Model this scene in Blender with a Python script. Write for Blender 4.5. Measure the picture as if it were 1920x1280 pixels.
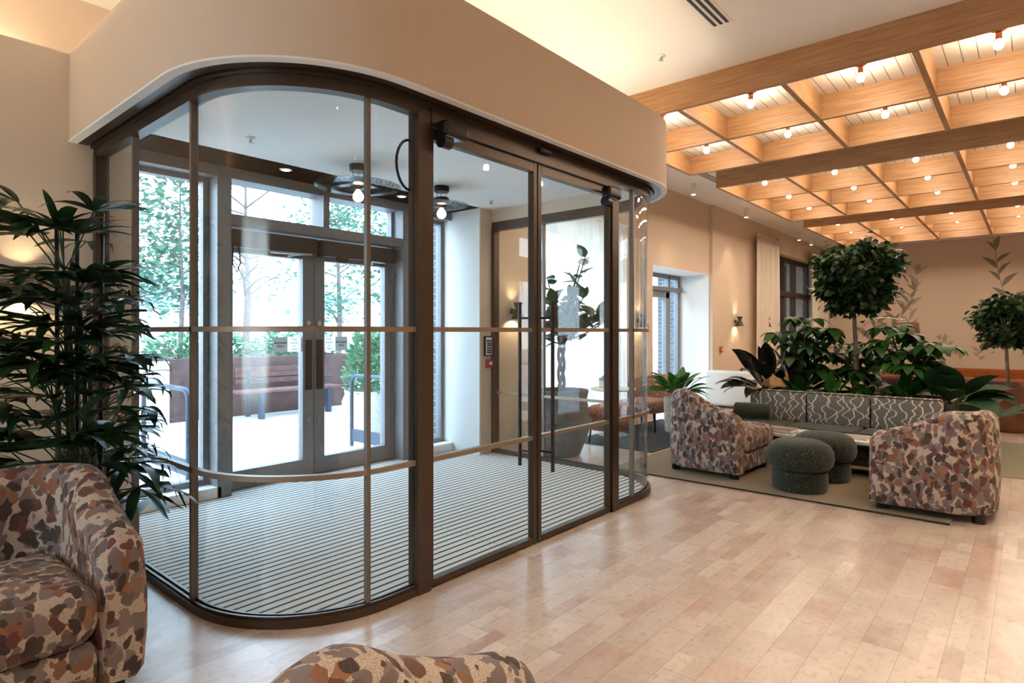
import bpy, math, random
from math import sin, cos, pi, sqrt, radians
from mathutils import Vector, Matrix

for o in list(bpy.data.objects):
    bpy.data.objects.remove(o)
SC = bpy.context.scene
COL = SC.collection

# ------------------------------------------------------------------ camera
CAM_H = 1.30
YAW = 40.54
cd = bpy.data.cameras.new('camera'); cam = bpy.data.objects.new('camera', cd); COL.objects.link(cam)
cam.location = (0, 0, CAM_H); cam.rotation_euler = (radians(90), 0, radians(YAW))
cd.sensor_width = 36.0; cd.lens = 1141.0/1920*36.0; cd.shift_y = -18.0/1920
cd.clip_start = 0.05; cd.clip_end = 200
SC.camera = cam
# ------------------------------------------------------------------ view
SC.view_settings.view_transform = 'Standard'; SC.view_settings.look = 'None'
SC.view_settings.gamma = 1; SC.view_settings.use_curve_mapping = False
SC.view_settings.exposure = 0.50
try:
    SC.cycles.use_denoising = True
    SC.cycles.max_bounces = 12; SC.cycles.transparent_max_bounces = 24
    SC.cycles.diffuse_bounces = 5; SC.cycles.glossy_bounces = 5
    SC.cycles.sample_clamp_indirect = 6.0; SC.cycles.blur_glossy = 0.5
except Exception:
    pass
# ------------------------------------------------------------------ sky
SKY = 9.0
W = bpy.data.worlds.new('sky'); SC.world = W; W.use_nodes = True
wn = W.node_tree.nodes; wl = W.node_tree.links
bg = wn['Background']; bg.inputs[1].default_value = SKY
tc = wn.new('ShaderNodeTexCoord'); sx = wn.new('ShaderNodeSeparateXYZ'); rp = wn.new('ShaderNodeValToRGB')
wl.new(tc.outputs['Generated'], sx.inputs[0]); wl.new(sx.outputs[2], rp.inputs[0]); wl.new(rp.outputs[0], bg.inputs[0])
rp.color_ramp.elements[0].position = 0.0; rp.color_ramp.elements[0].color = (0.78, 0.90, 1.0, 1)
rp.color_ramp.elements[1].position = 0.7; rp.color_ramp.elements[1].color = (0.55, 0.76, 1.0, 1)
# lamp strengths (all lamps are built with their fixtures further down)
BULB_E = 270.0      # bare bulbs of the timber ceilings
COVE_E = 14.0       # strip lying on top of the entrance box
SCONCE_E = 320.0
SPOT_W = 22.0
FILL_W = 105.0  # extra ceiling spotlights added as fill, out of view

# ================================================================== helpers
def lin(c):
    if isinstance(c, str):
        c = c.lstrip('#'); c = [int(c[i:i+2], 16)/255 for i in (0, 2, 4)]
    return tuple((x/12.92 if x <= .04045 else ((x+.055)/1.055)**2.4) for x in c) + (1.0,)

class NT:
    def __init__(s, name):
        s.m = bpy.data.materials.new(name); s.m.use_nodes = True
        s.n = s.m.node_tree.nodes; s.l = s.m.node_tree.links
        s.b = s.n['Principled BSDF']; s.out = s.n['Material Output']
    def new(s, t, **k):
        n = s.n.new(t)
        for a, b in k.items(): setattr(n, a, b)
        return n
    def set(s, inp, v):
        if isinstance(v, bpy.types.NodeSocket): s.l.new(v, inp)
        else: inp.default_value = v
    def math(s, op, a, b=0.0, c=0.0, clamp=False):
        n = s.new('ShaderNodeMath', operation=op, use_clamp=clamp)
        s.set(n.inputs[0], a); s.set(n.inputs[1], b)
        if op in ('SMOOTH_MIN', 'COMPARE', 'MULTIPLY_ADD', 'WRAP', 'PINGPONG') and len(n.inputs) > 2: s.set(n.inputs[2], c)
        return n.outputs[0]
    def coord(s, which='Object'):
        return s.new('ShaderNodeTexCoord').outputs[which]
    def mapping(s, v, loc=(0, 0, 0), rot=(0, 0, 0), scale=(1, 1, 1)):
        n = s.new('ShaderNodeMapping'); s.l.new(v, n.inputs[0])
        n.inputs[1].default_value = loc; n.inputs[2].default_value = rot; n.inputs[3].default_value = scale
        return n.outputs[0]
    def noise(s, v, scale=5, detail=3, rough=.5, out='Fac'):
        n = s.new('ShaderNodeTexNoise'); s.l.new(v, n.inputs['Vector'])
        n.inputs['Scale'].default_value = scale; n.inputs['Detail'].default_value = detail
        n.inputs['Roughness'].default_value = rough
        return n.outputs[out] if out != 'Fac' else n.outputs[0]
    def white(s, v):
        n = s.new('ShaderNodeTexWhiteNoise', noise_dimensions='3D'); s.l.new(v, n.inputs['Vector']); return n.outputs['Value']
    def comb(s, x, y, z):
        n = s.new('ShaderNodeCombineXYZ'); s.set(n.inputs[0], x); s.set(n.inputs[1], y); s.set(n.inputs[2], z); return n.outputs[0]
    def sep(s, v):
        n = s.new('ShaderNodeSeparateXYZ'); s.l.new(v, n.inputs[0]); return n.outputs
    def mix(s, f, a, b, blend='MIX'):
        n = s.new('ShaderNodeMix', data_type='RGBA', blend_type=blend)
        s.set(n.inputs[0], f); s.set(n.inputs[6], a); s.set(n.inputs[7], b); return n.outputs[2]
    def ramp(s, f, stops, interp='LINEAR'):
        n = s.new('ShaderNodeValToRGB'); s.l.new(f, n.inputs[0]); cr = n.color_ramp; cr.interpolation = interp
        while len(cr.elements) > 1: cr.elements.remove(cr.elements[-1])
        cr.elements[0].position = stops[0][0]; cr.elements[0].color = stops[0][1]
        for p, c in stops[1:]:
            e = cr.elements.new(p); e.color = c
        return n.outputs[0]
    def bump(s, h, strength=.3, dist=.01):
        n = s.new('ShaderNodeBump'); n.inputs['Strength'].default_value = strength; n.inputs['Distance'].default_value = dist
        s.l.new(h, n.inputs['Height']); s.l.new(n.outputs[0], s.b.inputs['Normal'])
    def base(s, col=None, rough=None, metal=None, spec=None, sheen=None):
        if col is not None: s.set(s.b.inputs['Base Color'], col)
        if rough is not None: s.set(s.b.inputs['Roughness'], rough)
        if metal is not None: s.b.inputs['Metallic'].default_value = metal
        if spec is not None: s.b.inputs['Specular IOR Level'].default_value = spec
        if sheen is not None: s.b.inputs['Sheen Weight'].default_value = sheen
        return s.m

def simple(name, col, rough=.6, metal=0, vary=.06, scale=20, spec=None, bump=0):
    t = NT(name); c = lin(col) if isinstance(col, str) else tuple(col)+(1,)
    f = t.noise(t.coord(), scale, 3)
    dk = tuple(x*(1-vary*2) for x in c[:3])+(1,); lt = tuple(min(1, x*(1+vary*2)) for x in c[:3])+(1,)
    t.base(t.ramp(f, [(.3, dk), (.7, lt)]), rough, metal, spec)
    if bump: t.bump(f, bump, .004)
    return t.m

def emis(name, col, e):
    t = NT(name); t.base((0.8, 0.8, 0.8, 1), .5)
    t.b.inputs['Emission Color'].default_value = tuple(col)+(1,); t.b.inputs['Emission Strength'].default_value = e
    return t.m

def glass_mat(name, tint=(.96, .985, .98), strength=1.0, wavy=0):
    t = NT(name)
    lw = t.new('ShaderNodeLayerWeight'); lw.inputs[0].default_value = .5
    f = t.math('POWER', lw.outputs['Facing'], 5.0)
    f = t.math('MULTIPLY_ADD', f, .96*strength, .045*strength)
    tr = t.new('ShaderNodeBsdfTransparent'); tr.inputs[0].default_value = tint+(1,)
    gl = t.new('ShaderNodeBsdfGlossy'); gl.inputs['Roughness'].default_value = 0.015
    if wavy:
        b = t.new('ShaderNodeBump'); b.inputs['Strength'].default_value = wavy; b.inputs['Distance'].default_value = .004
        t.l.new(t.noise(t.mapping(t.coord(), scale=(1, 1, .25)), 6, 2), b.inputs['Height']); t.l.new(b.outputs[0], gl.inputs['Normal'])
    mx = t.new('ShaderNodeMixShader')
    n = t.math('MULTIPLY_ADD', lw.outputs['Facing'], 0, 0)
    fm = t.new('ShaderNodeMath', operation='MULTIPLY_ADD'); t.l.new(t.math('POWER', lw.outputs['Facing'], 5.0), fm.inputs[0])
    fm.inputs[1].default_value = .9*strength; fm.inputs[2].default_value = .045*strength
    t.l.new(fm.outputs[0], mx.inputs[0]); t.l.new(tr.outputs[0], mx.inputs[1]); t.l.new(gl.outputs[0], mx.inputs[2])
    t.l.new(mx.outputs[0], t.out.inputs[0])
    return t.m

def translucent(name, col, tcol, fac=.5, rough=.8):
    t = NT(name); t.base(col, rough)
    tb = t.new('ShaderNodeBsdfTranslucent'); t.set(tb.inputs[0], tcol)
    mx = t.new('ShaderNodeMixShader'); mx.inputs[0].default_value = fac
    t.l.new(t.b.outputs[0], mx.inputs[1]); t.l.new(tb.outputs[0], mx.inputs[2]); t.l.new(mx.outputs[0], t.out.inputs[0])
    return t

# ------------------------------------------------------------------ mesh builder
class MB:
    def __init__(s): s.v = []; s.f = []
    def add(s, vs, fs):
        k = len(s.v); s.v += [tuple(p) for p in vs]; s.f += [tuple(i+k for i in f) for f in fs]; return s
    def box(s, x0, x1, y0, y1, z0, z1):
        x0, x1 = min(x0, x1), max(x0, x1); y0, y1 = min(y0, y1), max(y0, y1); z0, z1 = min(z0, z1), max(z0, z1)
        return s.add([(x0, y0, z0), (x1, y0, z0), (x1, y1, z0), (x0, y1, z0), (x0, y0, z1), (x1, y0, z1), (x1, y1, z1), (x0, y1, z1)],
                     [(3, 2, 1, 0), (4, 5, 6, 7), (0, 1, 5, 4), (1, 2, 6, 5), (2, 3, 7, 6), (3, 0, 4, 7)])
    def lathe(s, prof, n=24, cx=0, cy=0, cap=True):
        vs = []; fs = []
        for r, z in prof:
            for i in range(n):
                a = 2*pi*i/n; vs.append((cx+r*cos(a), cy+r*sin(a), z))
        for j in range(len(prof)-1):
            for i in range(n):
                i2 = (i+1) % n; fs.append((j*n+i, j*n+i2, (j+1)*n+i2, (j+1)*n+i))
        if cap:
            fs.append(tuple(reversed(range(n)))); m = (len(prof)-1)*n; fs.append(tuple(m+i for i in range(n)))
        return s.add(vs, fs)
    def cyl(s, cx, cy, z0, z1, r, n=20): return s.lathe([(r, z0), (r, z1)], n, cx, cy)
    def tube(s, pts, r, n=8, closed=False):
        pts = [Vector(p) for p in pts]; rs = r if isinstance(r, (list, tuple)) else [r]*len(pts)
        vs = []; fs = []; up = Vector((0, 0, 1)); prev = None
        for i, p in enumerate(pts):
            d = (pts[min(i+1, len(pts)-1)] - pts[max(i-1, 0)]).normalized()
            if prev is None:
                a = up if abs(d.dot(up)) < .9 else Vector((1, 0, 0)); u = d.cross(a).normalized()
            else:
                u = (prev - d*prev.dot(d)); u = u.normalized() if u.length > 1e-6 else d.orthogonal().normalized()
            prev = u; w = d.cross(u)
            for k in range(n):
                t = 2*pi*k/n; vs.append(p + (u*cos(t)+w*sin(t))*rs[i])
        for j in range(len(pts)-1):
            for k in range(n):
                k2 = (k+1) % n; fs.append((j*n+k, j*n+k2, (j+1)*n+k2, (j+1)*n+k))
        fs.append(tuple(reversed(range(n)))); m = (len(pts)-1)*n; fs.append(tuple(m+k for k in range(n)))
        return s.add(vs, fs)
    def band(s, pts, o0, o1, z0, z1):
        vs = []
        for x, y, nx, ny in pts:
            vs += [(x+nx*o0, y+ny*o0, z0), (x+nx*o1, y+ny*o1, z0), (x+nx*o1, y+ny*o1, z1), (x+nx*o0, y+ny*o0, z1)]
        fs = []
        for i in range(len(pts)-1):
            a = 4*i; b = a+4
            for k in range(4):
                k2 = (k+1) % 4; fs.append((a+k, b+k, b+k2, a+k2))
        fs.append((0, 1, 2, 3)); m = 4*(len(pts)-1); fs.append((m+3, m+2, m+1, m))
        return s.add(vs, fs)
    def sphere(s, c, r, n=12, sz=1.0):
        prof = [(max(1e-4, r*sin(pi*j/n)), c[2]-r*sz*cos(pi*j/n)) for j in range(n+1)]
        return s.lathe(prof, n*2, c[0], c[1])
    def grid(s, rows):
        n = len(rows[0]); vs = [p for r in rows for p in r]
        fs = [(j*n+i, j*n+i+1, (j+1)*n+i+1, (j+1)*n+i) for j in range(len(rows)-1) for i in range(n-1)]
        return s.add(vs, fs)
    def rbox(s, x0, x1, y0, y1, z0, z1, r, n=4, crown=0):
        """box with rounded vertical and horizontal edges (superellipse shells)"""
        cx, cy, cz = (x0+x1)/2, (y0+y1)/2, (z0+z1)/2; hx, hy, hz = (x1-x0)/2, (y1-y0)/2, (z1-z0)/2
        r = min(r, hx, hy, hz); prof = []
        for j in range(n+1):
            a = -pi/2 + (pi/2)*j/n; prof.append((r*cos(a)-r, -hz+r+r*sin(a)))
        for j in range(n+1):
            a = (pi/2)*j/n; prof.append((r*cos(a)-r, hz-r+r*sin(a)))
        m = 6; rows = []; R = r
        for off, z in prof:
            ring = []
            for q, (sx_, sy_) in enumerate(((1, 1), (-1, 1), (-1, -1), (1, -1))):
                for k in range(m+1):
                    a = q*pi/2 + (pi/2)*k/m
                    ring.append((cx+sx_*(hx-R)+(R+off)*cos(a), cy+sy_*(hy-R)+(R+off)*sin(a), cz+z))
            rows.append(ring+[ring[0]])
        N = len(rows[0]); k0 = len(s.v)
        s.grid(rows)
        bot = [tuple(p) for p in rows[0][:-1]]; top = [tuple(p) for p in rows[-1][:-1]]
        s.add(bot, [tuple(reversed(range(len(bot))))])
        c = (cx, cy, cz+hz+crown)
        t2 = [(cx+(p[0]-cx)*.55, cy+(p[1]-cy)*.55, cz+hz+crown*.75) for p in top]
        L = len(top)
        s.add(top+t2+[c], [(i, (i+1) % L, L+(i+1) % L, L+i) for i in range(L)] + [(L+i, L+(i+1) % L, 2*L) for i in range(L)])
        return s
    def xform(s, M, start=0):
        for i in range(start, len(s.v)): s.v[i] = tuple(M @ Vector(s.v[i]))
        return s
    def build(s, name, mat, parent=None, smooth=35, loc=None, merge=False):
        me = bpy.data.meshes.new(name); me.from_pydata(s.v, [], s.f); me.update()
        if merge:
            import bmesh
            bm = bmesh.new(); bm.from_mesh(me); bmesh.ops.remove_doubles(bm, verts=bm.verts, dist=1e-5)
            bmesh.ops.recalc_face_normals(bm, faces=bm.faces); bm.to_mesh(me); bm.free()
        if mat: me.materials.append(mat)
        if smooth:
            me.polygons.foreach_set('use_smooth', [True]*len(me.polygons))
            try: me.set_sharp_from_angle(angle=radians(smooth))
            except Exception: pass
        o = bpy.data.objects.new(name, me); COL.objects.link(o)
        if parent is not None: o.parent = parent
        if loc: o.location = loc
        return o

def bevel(o, w=.004, seg=2):
    m = o.modifiers.new('bevel', 'BEVEL'); m.width = w; m.segments = seg; m.limit_method = 'ANGLE'; m.angle_limit = radians(40)
    return o
def tag(o, label=None, cat=None, group=None, kind=None):
    if label: o['label'] = label
    if cat: o['category'] = cat
    if group: o['group'] = group
    if kind: o['kind'] = kind
    return o
def thing(name, label, cat, loc=(0, 0, 0), rz=0, group=None):
    o = bpy.data.objects.new(name, None); COL.objects.link(o); o.empty_display_size = .1
    o.location = loc; o.rotation_euler = (0, 0, rz); return tag(o, label, cat, group)
def struct(name, mb, mat, label=None, parent=None, smooth=35):
    o = mb.build(name, mat, parent, smooth)
    if parent is None: tag(o, label, None, None, 'structure')
    return o
def struct_empty(name, label):
    o = bpy.data.objects.new(name, None); COL.objects.link(o); return tag(o, label, None, None, 'structure')
def copy_tree(o, parent=None):
    c = o.copy(); COL.objects.link(c)
    if parent is not None: c.parent = parent
    for ch in [x for x in bpy.data.objects if x.parent == o]:
        copy_tree(ch, c)
    return c
def text(name, body, size, mat, parent, loc, rot, align='CENTER', bold=0.0, spacing=1.0):
    cu = bpy.data.curves.new(name, 'FONT'); cu.body = body; cu.size = size; cu.align_x = align; cu.align_y = 'CENTER'
    cu.extrude = .0006; cu.offset = bold; cu.space_line = spacing
    ob = bpy.data.objects.new(name+'_tmp', cu); COL.objects.link(ob)
    dg = bpy.context.evaluated_depsgraph_get(); me = bpy.data.meshes.new_from_object(ob.evaluated_get(dg))
    bpy.data.objects.remove(ob); me.name = name; me.materials.clear(); me.materials.append(mat)
    o = bpy.data.objects.new(name, me); COL.objects.link(o); o.parent = parent; o.location = loc; o.rotation_euler = rot
    return o

# ================================================================== materials
def plaster(name, col, rough=.85):
    t = NT(name); c = lin(col)
    f = t.noise(t.coord(), 1.3, 4)
    t.base(t.ramp(f, [(.25, tuple(x*.965 for x in c[:3])+(1,)), (.75, c)]), rough)
    t.bump(t.noise(t.coord(), 160, 2), .06, .002)
    return t.m
M_wall = plaster('plaster_beige', '#d3bfaa')
M_wall_white = plaster('plaster_white', '#eceae6')
M_ceil = plaster('ceiling_paint', '#efebe5')
M_bronze = simple('bronze_metal', '#54473d', .36, .7, .04, 60)
M_bronze_l = simple('bronze_bar', '#9a8a7a', .4, .5, .03, 60)
M_anthr = simple('grey_frame', '#77787a', .4, .0, .04, 30)
M_dark_panel = simple('dark_panel', '#332c2a', .5, .3, .05, 30)
M_black = simple('black_plastic', '#121214', .35, 0, .05, 40)
M_blackm = simple('black_metal', '#17191a', .45, .6, .05, 40)
M_mullion = simple('mullion_metal', '#7d746b', .4, .4, .03, 60)
M_steel = simple('brushed_steel', '#b9bcbe', .25, 1, .04, 40)
M_white = simple('white_paint', '#ecebe8', .45, 0, .02, 30)
M_glass = glass_mat('clear_glass', (.975, .985, .982), .65)
M_glass_ext = glass_mat('outer_glass', (.91, .955, .98), 1.0, .15)
M_glass_curve = glass_mat('curved_glass', (.965, .98, .98), 1.3, .1)
M_bulb = emis('bulb_glow', (1, .84, .65), BULB_E)
M_bulb_l = emis('pendant_bulb_glow', (1, .74, .48), 14)
M_cove = emis('led_strip', (1, .87, .67), COVE_E); M_cove2 = emis('ledge_strip', (1, .87, .66), COVE_E*2.6)
M_copper = simple('copper', '#8a4a33', .35, .8, .05, 40)
M_olive = simple('olive_metal', '#3c4128', .5, .2, .06, 50)
M_shade_in = emis('sconce_glow', (1, .78, .48), SCONCE_E)
M_dl = emis('downlight_glow', (.85, .93, 1.0), 12)

def oak(name, axis):
    t = NT(name); sc = (1.2, 22, 22) if axis == 'x' else (22, 1.2, 22)
    v = t.mapping(t.coord(), scale=sc); f = t.noise(v, 2.2, 6, .62)
    w = t.noise(t.mapping(t.coord(), scale=tuple(q*.35 for q in sc)), 1.6, 2)
    c = t.ramp(f, [(.28, lin('#8e6844')), (.5, lin('#af845a')), (.72, lin('#c1986d'))])
    c = t.mix(t.math('MULTIPLY', w, .35), c, lin('#9c7048'))
    t.base(c, .5); t.bump(f, .08, .002); return t.m
M_oak_x = oak('oak_veneer_x', 'x'); M_oak_y = oak('oak_veneer_y', 'y')

def planks_white():
    t = NT('white_boards'); s = t.sep(t.coord())
    fr = t.math('FRACT', t.math('DIVIDE', s[0], .105)); ln = t.math('LESS_THAN', fr, .07)
    t.base(t.mix(ln, lin('#e6d9c8'), lin('#8d7660')), .6)
    t.bump(t.math('SUBTRACT', 1.0, ln), .6, .01); return t.m
M_boards = planks_white()

def floor_mat():
    t = NT('travertine_planks'); s = t.sep(t.coord()); Wd = .137
    r = t.math('DIVIDE', s[0], Wd); row = t.math('FLOOR', r); fr = t.math('FRACT', r)
    # long planks with joints
    rr = t.white(t.comb(row, 3.1, 7.7))
    py = t.math('ADD', t.math('DIVIDE', s[1], 1.22), t.math('MULTIPLY', rr, 9.0)); pf = t.math('FRACT', py); pid = t.math('FLOOR', py)
    j = t.math('LESS_THAN', pf, .0035)
    ln = t.math('MAXIMUM', t.math('LESS_THAN', fr, .022), j)
    # stone blocks inside each plank: 2 strips of different blocks
    half = t.math('FLOOR', t.math('MULTIPLY', fr, 2.0))
    wide = t.math('GREATER_THAN', t.white(t.comb(row, pid, 2.2)), .45)
    hf = t.math('MULTIPLY', half, t.math('SUBTRACT', 1.0, wide))
    rb = t.white(t.comb(row, hf, 1.3))
    by = t.math('ADD', t.math('DIVIDE', s[1], .31), t.math('MULTIPLY', rb, 7.0)); bid = t.math('FLOOR', by)
    hsh = t.white(t.comb(t.math('ADD', t.math('MULTIPLY', row, 3.0), hf), bid, 5.0))
    hsh2 = t.white(t.comb(t.math('ADD', t.math('MULTIPLY', row, 3.0), hf), bid, 9.0))
    c = t.ramp(hsh, [(0, lin('#a99082')), (.15, lin('#b59f91')), (.4, lin('#bfab9c')), (.65, lin('#c6b4a5')), (.85, lin('#d3c5b7')), (.94, lin('#bf9f90')), (1, lin('#aa8778'))])
    v = t.mapping(t.coord(), scale=(1, .55, 1)); n1 = t.noise(v, 9, 6, .65); n2 = t.noise(v, 42, 4, .6)
    c = t.mix(t.ramp(n1, [(.38, (0, 0, 0, 1)), (.62, (.5, .5, .5, 1))]), c, lin('#d6c7b8'))
    n3 = t.noise(v, 3.1, 5, .7); c = t.mix(t.ramp(n3, [(.45, (0, 0, 0, 1)), (.7, (.45, .45, .45, 1))]), c, lin('#b29b8e'))
    c = t.mix(t.ramp(n2, [(.52, (0, 0, 0, 1)), (.70, (.55, .55, .55, 1))]), c, lin('#a48676'))
    c = t.mix(t.math('MULTIPLY', ln, .5), c, lin('#7a665a'))
    t.base(c, None); rg = t.math('MULTIPLY_ADD', n2, .12, .0)
    rg = t.new('ShaderNodeMapRange'); t.l.new(t.math('ADD', t.math('MULTIPLY', hsh2, .5), t.math('MULTIPLY', n1, .5)), rg.inputs[0])
    rg.inputs[3].default_value = .24; rg.inputs[4].default_value = .42
    t.l.new(rg.outputs[0], t.b.inputs['Roughness']); t.b.inputs['Coat Weight'].default_value = .35; t.b.inputs['Coat Roughness'].default_value = .26
    t.bump(t.math('SUBTRACT', 1.0, ln), .25, .003)
    return t.m
M_floor = floor_mat()

def mat_mat():
    t = NT('entrance_matting'); s = t.sep(t.coord())
    fr = t.math('FRACT', t.math('DIVIDE', s[0], .060)); ln = t.math('LESS_THAN', fr, .27)
    n = t.noise(t.coord(), 420, 2, .7)
    c = t.ramp(n, [(.3, lin('#b4b1a6')), (.5, lin('#d6d2c8')), (.72, lin('#f0ece4'))])
    fy = t.math('LESS_THAN', t.math('ABSOLUTE', t.math('SUBTRACT', s[1], 2.75)), .005)
    c = t.mix(ln, c, lin('#23241f')); c = t.mix(t.math('MULTIPLY', fy, .5), c, lin('#8a8a84'))
    t.base(c, .95); t.bump(t.math('SUBTRACT', 1.0, ln), .8, .006); return t.m
M_mat = mat_mat()

def fabric_leaf():
    t = NT('leaf_camouflage_fabric'); v0 = t.coord()
    nz = t.new('ShaderNodeTexNoise'); t.l.new(v0, nz.inputs['Vector']); nz.inputs['Scale'].default_value = 17; nz.inputs['Detail'].default_value = 1.5
    sub = t.new('ShaderNodeVectorMath', operation='SUBTRACT'); t.l.new(nz.outputs['Color'], sub.inputs[0]); sub.inputs[1].default_value = (.5, .5, .5)
    scl = t.new('ShaderNodeVectorMath', operation='SCALE'); t.l.new(sub.outputs[0], scl.inputs[0]); scl.inputs['Scale'].default_value = .075
    add = t.new('ShaderNodeVectorMath', operation='ADD'); t.l.new(v0, add.inputs[0]); t.l.new(scl.outputs[0], add.inputs[1])
    v = add.outputs[0]
    weave = t.noise(v0, 330, 1)
    cream = t.ramp(weave, [(.35, lin('#9a897a')), (.6, lin('#c8b8a8'))])
    col = cream
    def layer(col, scale, rot, th, off, stops, keep):
        mv = t.mapping(v, loc=off, rot=rot, scale=(scale, scale*.85, scale*.58))
        vo = t.new('ShaderNodeTexVoronoi', feature='F1'); t.l.new(mv, vo.inputs['Vector']); vo.inputs['Scale'].default_value = 1.0; vo.inputs['Randomness'].default_value = .8
        sp = t.sep(vo.outputs['Color'])
        m_ = t.math('LESS_THAN', vo.outputs['Distance'], t.math('MULTIPLY_ADD', sp[2], .12, th))
        m_ = t.math('MULTIPLY', m_, t.math('LESS_THAN', sp[1], keep))
        c2 = t.mix(t.math('MULTIPLY', weave, .3), t.ramp(sp[0], stops, 'CONSTANT'), lin('#8b7c70'))
        return t.mix(m_, col, c2)
    col = layer(col, 24, (.5, .9, .35), .50, (0, 0, 0), [(0, lin('#75686a')), (.35, lin('#62585a')), (.6, lin('#83716c')), (.85, lin('#835740'))], .95)
    col = layer(col, 23, (1.3, .4, 1.1), .38, (3, 5, 1), [(0, lin('#83523a')), (.28, lin('#6f6060')), (.5, lin('#5c3228')), (.7, lin('#946145')), (.85, lin('#64262c'))], .8)
    col = layer(col, 21, (.2, 1.7, .7), .33, (7, 2, 4), [(0, lin('#2c1c1a')), (.45, lin('#3c2823')), (.7, lin('#541f25')), (.85, lin('#2c1c1a'))], .8)
    t.base(col, .9, sheen=.1); t.bump(weave, .25, .002); return t.m
M_leaf_fabric = fabric_leaf()

def boucle(name, c0, c1, c2, scale=140):
    t = NT(name); n = t.noise(t.coord(), scale, 3, .7)
    t.base(t.ramp(n, [(.35, lin(c0)), (.55, lin(c1)), (.7, lin(c2))]), .95, sheen=.2); t.bump(n, .6, .006); return t.m
M_green_boucle = boucle('green_boucle', '#0b100c', '#1a2118', '#6d7052', 95)
M_rust_boucle = boucle('rust_boucle', '#5e2e1c', '#93502f', '#d8a27a', 60)
M_speckle = boucle('speckled_rust_fabric', '#6e3d31', '#9a6552', '#ead2c2', 48)
M_olive_velvet = boucle('olive_velvet', '#1c2012', '#2b2f1b', '#383c24', 60)
M_orange = boucle('orange_velvet', '#6b340e', '#934a15', '#b56a24', 60)
M_navy = boucle('navy_velvet', '#10131a', '#181c26', '#222735', 60)
M_maroon = boucle('maroon_velvet', '#2a0d12', '#3a141a', '#4a2026', 60)

def squiggle():
    t = NT('squiggle_stripe_fabric'); s = t.sep(t.coord()); p = .072
    ln = None
    for k, sh in enumerate((0.0, .5)):
        xx = t.math('ADD', t.math('DIVIDE', s[0], p*2), sh); cell = t.math('FLOOR', xx)
        nv = t.comb(t.math('MULTIPLY', cell, 7.31), t.math('MULTIPLY', s[2], 13.0), 3.3+k*9)
        off = t.math('MULTIPLY', t.math('SUBTRACT', t.noise(nv, 1.0, 1.5, .4), .5), 1.5)
        d = t.math('ABSOLUTE', t.math('SUBTRACT', t.math('SUBTRACT', t.math('FRACT', xx), .5), off)); q = t.math('LESS_THAN', d, .05)
        ln = q if ln is None else t.math('MAXIMUM', ln, q)
    st = t.math('LESS_THAN', t.math('FRACT', t.math('DIVIDE', s[0], .0085)), .5)
    c = t.mix(st, lin('#3a3632'), lin('#96918a'))
    t.base(t.mix(ln, c, lin('#d8d2c6')), .9); return t.m
M_squiggle = squiggle()

def checked():
    t = NT('checked_weave'); s = t.sep(t.coord())
    a = t.math('LESS_THAN', t.math('FRACT', t.math('DIVIDE', t.math('ADD', s[0], s[2]), .03)), .35)
    b = t.math('LESS_THAN', t.math('FRACT', t.math('DIVIDE', t.math('SUBTRACT', s[0], s[2]), .03)), .35)
    t.base(t.mix(t.math('MULTIPLY', t.math('MAXIMUM', a, b), .8), lin('#e4ddd2'), lin('#a49a8c')), .9); return t.m
M_check = checked()

def marble():
    t = NT('white_marble'); n = t.noise(t.coord(), 7, 8, .7)
    t.base(t.ramp(n, [(.4, lin('#f4f2ee')), (.5, lin('#d3cec8')), (.56, lin('#efece8'))]), .45); return t.m
M_marble = marble()

def jute():
    t = NT('jute_rug'); s = t.sep(t.coord()); fr = t.math('FRACT', t.math('DIVIDE', s[1], .022)); n = t.noise(t.coord(), 130, 2)
    c = t.ramp(n, [(.3, lin('#6f6150')), (.6, lin('#97876f'))]); t.base(t.mix(t.math('MULTIPLY', t.math('LESS_THAN', fr, .3), .4), c, lin('#574a3b')), .95)
    t.bump(fr, .5, .004); return t.m
M_jute = jute()

def brick():
    t = NT('blue_brick'); s = t.sep(t.coord())
    v = t.comb(t.math('ADD', s[0], s[1]), s[2], 0)
    b = t.new('ShaderNodeTexBrick'); t.l.new(v, b.inputs['Vector']); b.inputs['Scale'].default_value = 1
    b.inputs['Brick Width'].default_value = .22; b.inputs['Row Height'].default_value = .075; b.inputs['Mortar Size'].default_value = .006
    b.inputs['Color1'].default_value = lin('#3d4249'); b.inputs['Color2'].default_value = lin('#5c5f63'); b.inputs['Mortar'].default_value = lin('#8c9094')
    t.base(b.outputs['Color'], .85); t.bump(b.outputs['Fac'], -.4, .006); return t.m
M_brick = brick()

def leafmat(name, c0, c1, rough=.35, tfac=.12, spec=.5):
    t = NT(name); n = t.noise(t.coord(), 6, 3)
    c = t.ramp(n, [(.3, lin(c0)), (.7, lin(c1))]); t.base(c, rough, spec=spec)
    tb = t.new('ShaderNodeBsdfTranslucent'); t.l.new(c, tb.inputs[0]); mx = t.new('ShaderNodeMixShader'); mx.inputs[0].default_value = tfac
    t.l.new(t.b.outputs[0], mx.inputs[1]); t.l.new(tb.outputs[0], mx.inputs[2]); t.l.new(mx.outputs[0], t.out.inputs[0]); return t.m
M_palm = leafmat('palm_leaf', '#1c3320', '#2c4d2b', .3, .15)
M_ficus = leafmat('ficus_leaf', '#14290f', '#234216', .4, .15)
M_scheff = leafmat('umbrella_leaf', '#1a3a15', '#2a521c', .4, .15, .35)
M_lily = leafmat('lily_leaf', '#24501f', '#4a7a2e', .35, .2)
M_rubber = leafmat('rubber_leaf', '#1b2018', '#2b2b20', .15, .05)
M_fiddle = leafmat('fiddle_leaf', '#284a30', '#3d6340', .4, .2)
M_bigleaf = leafmat('philodendron_leaf', '#19331c', '#28472a', .55, .1, .25)
M_succ = leafmat('succulent_leaf', '#4f7a66', '#7fa48e', .5, .1)
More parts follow.
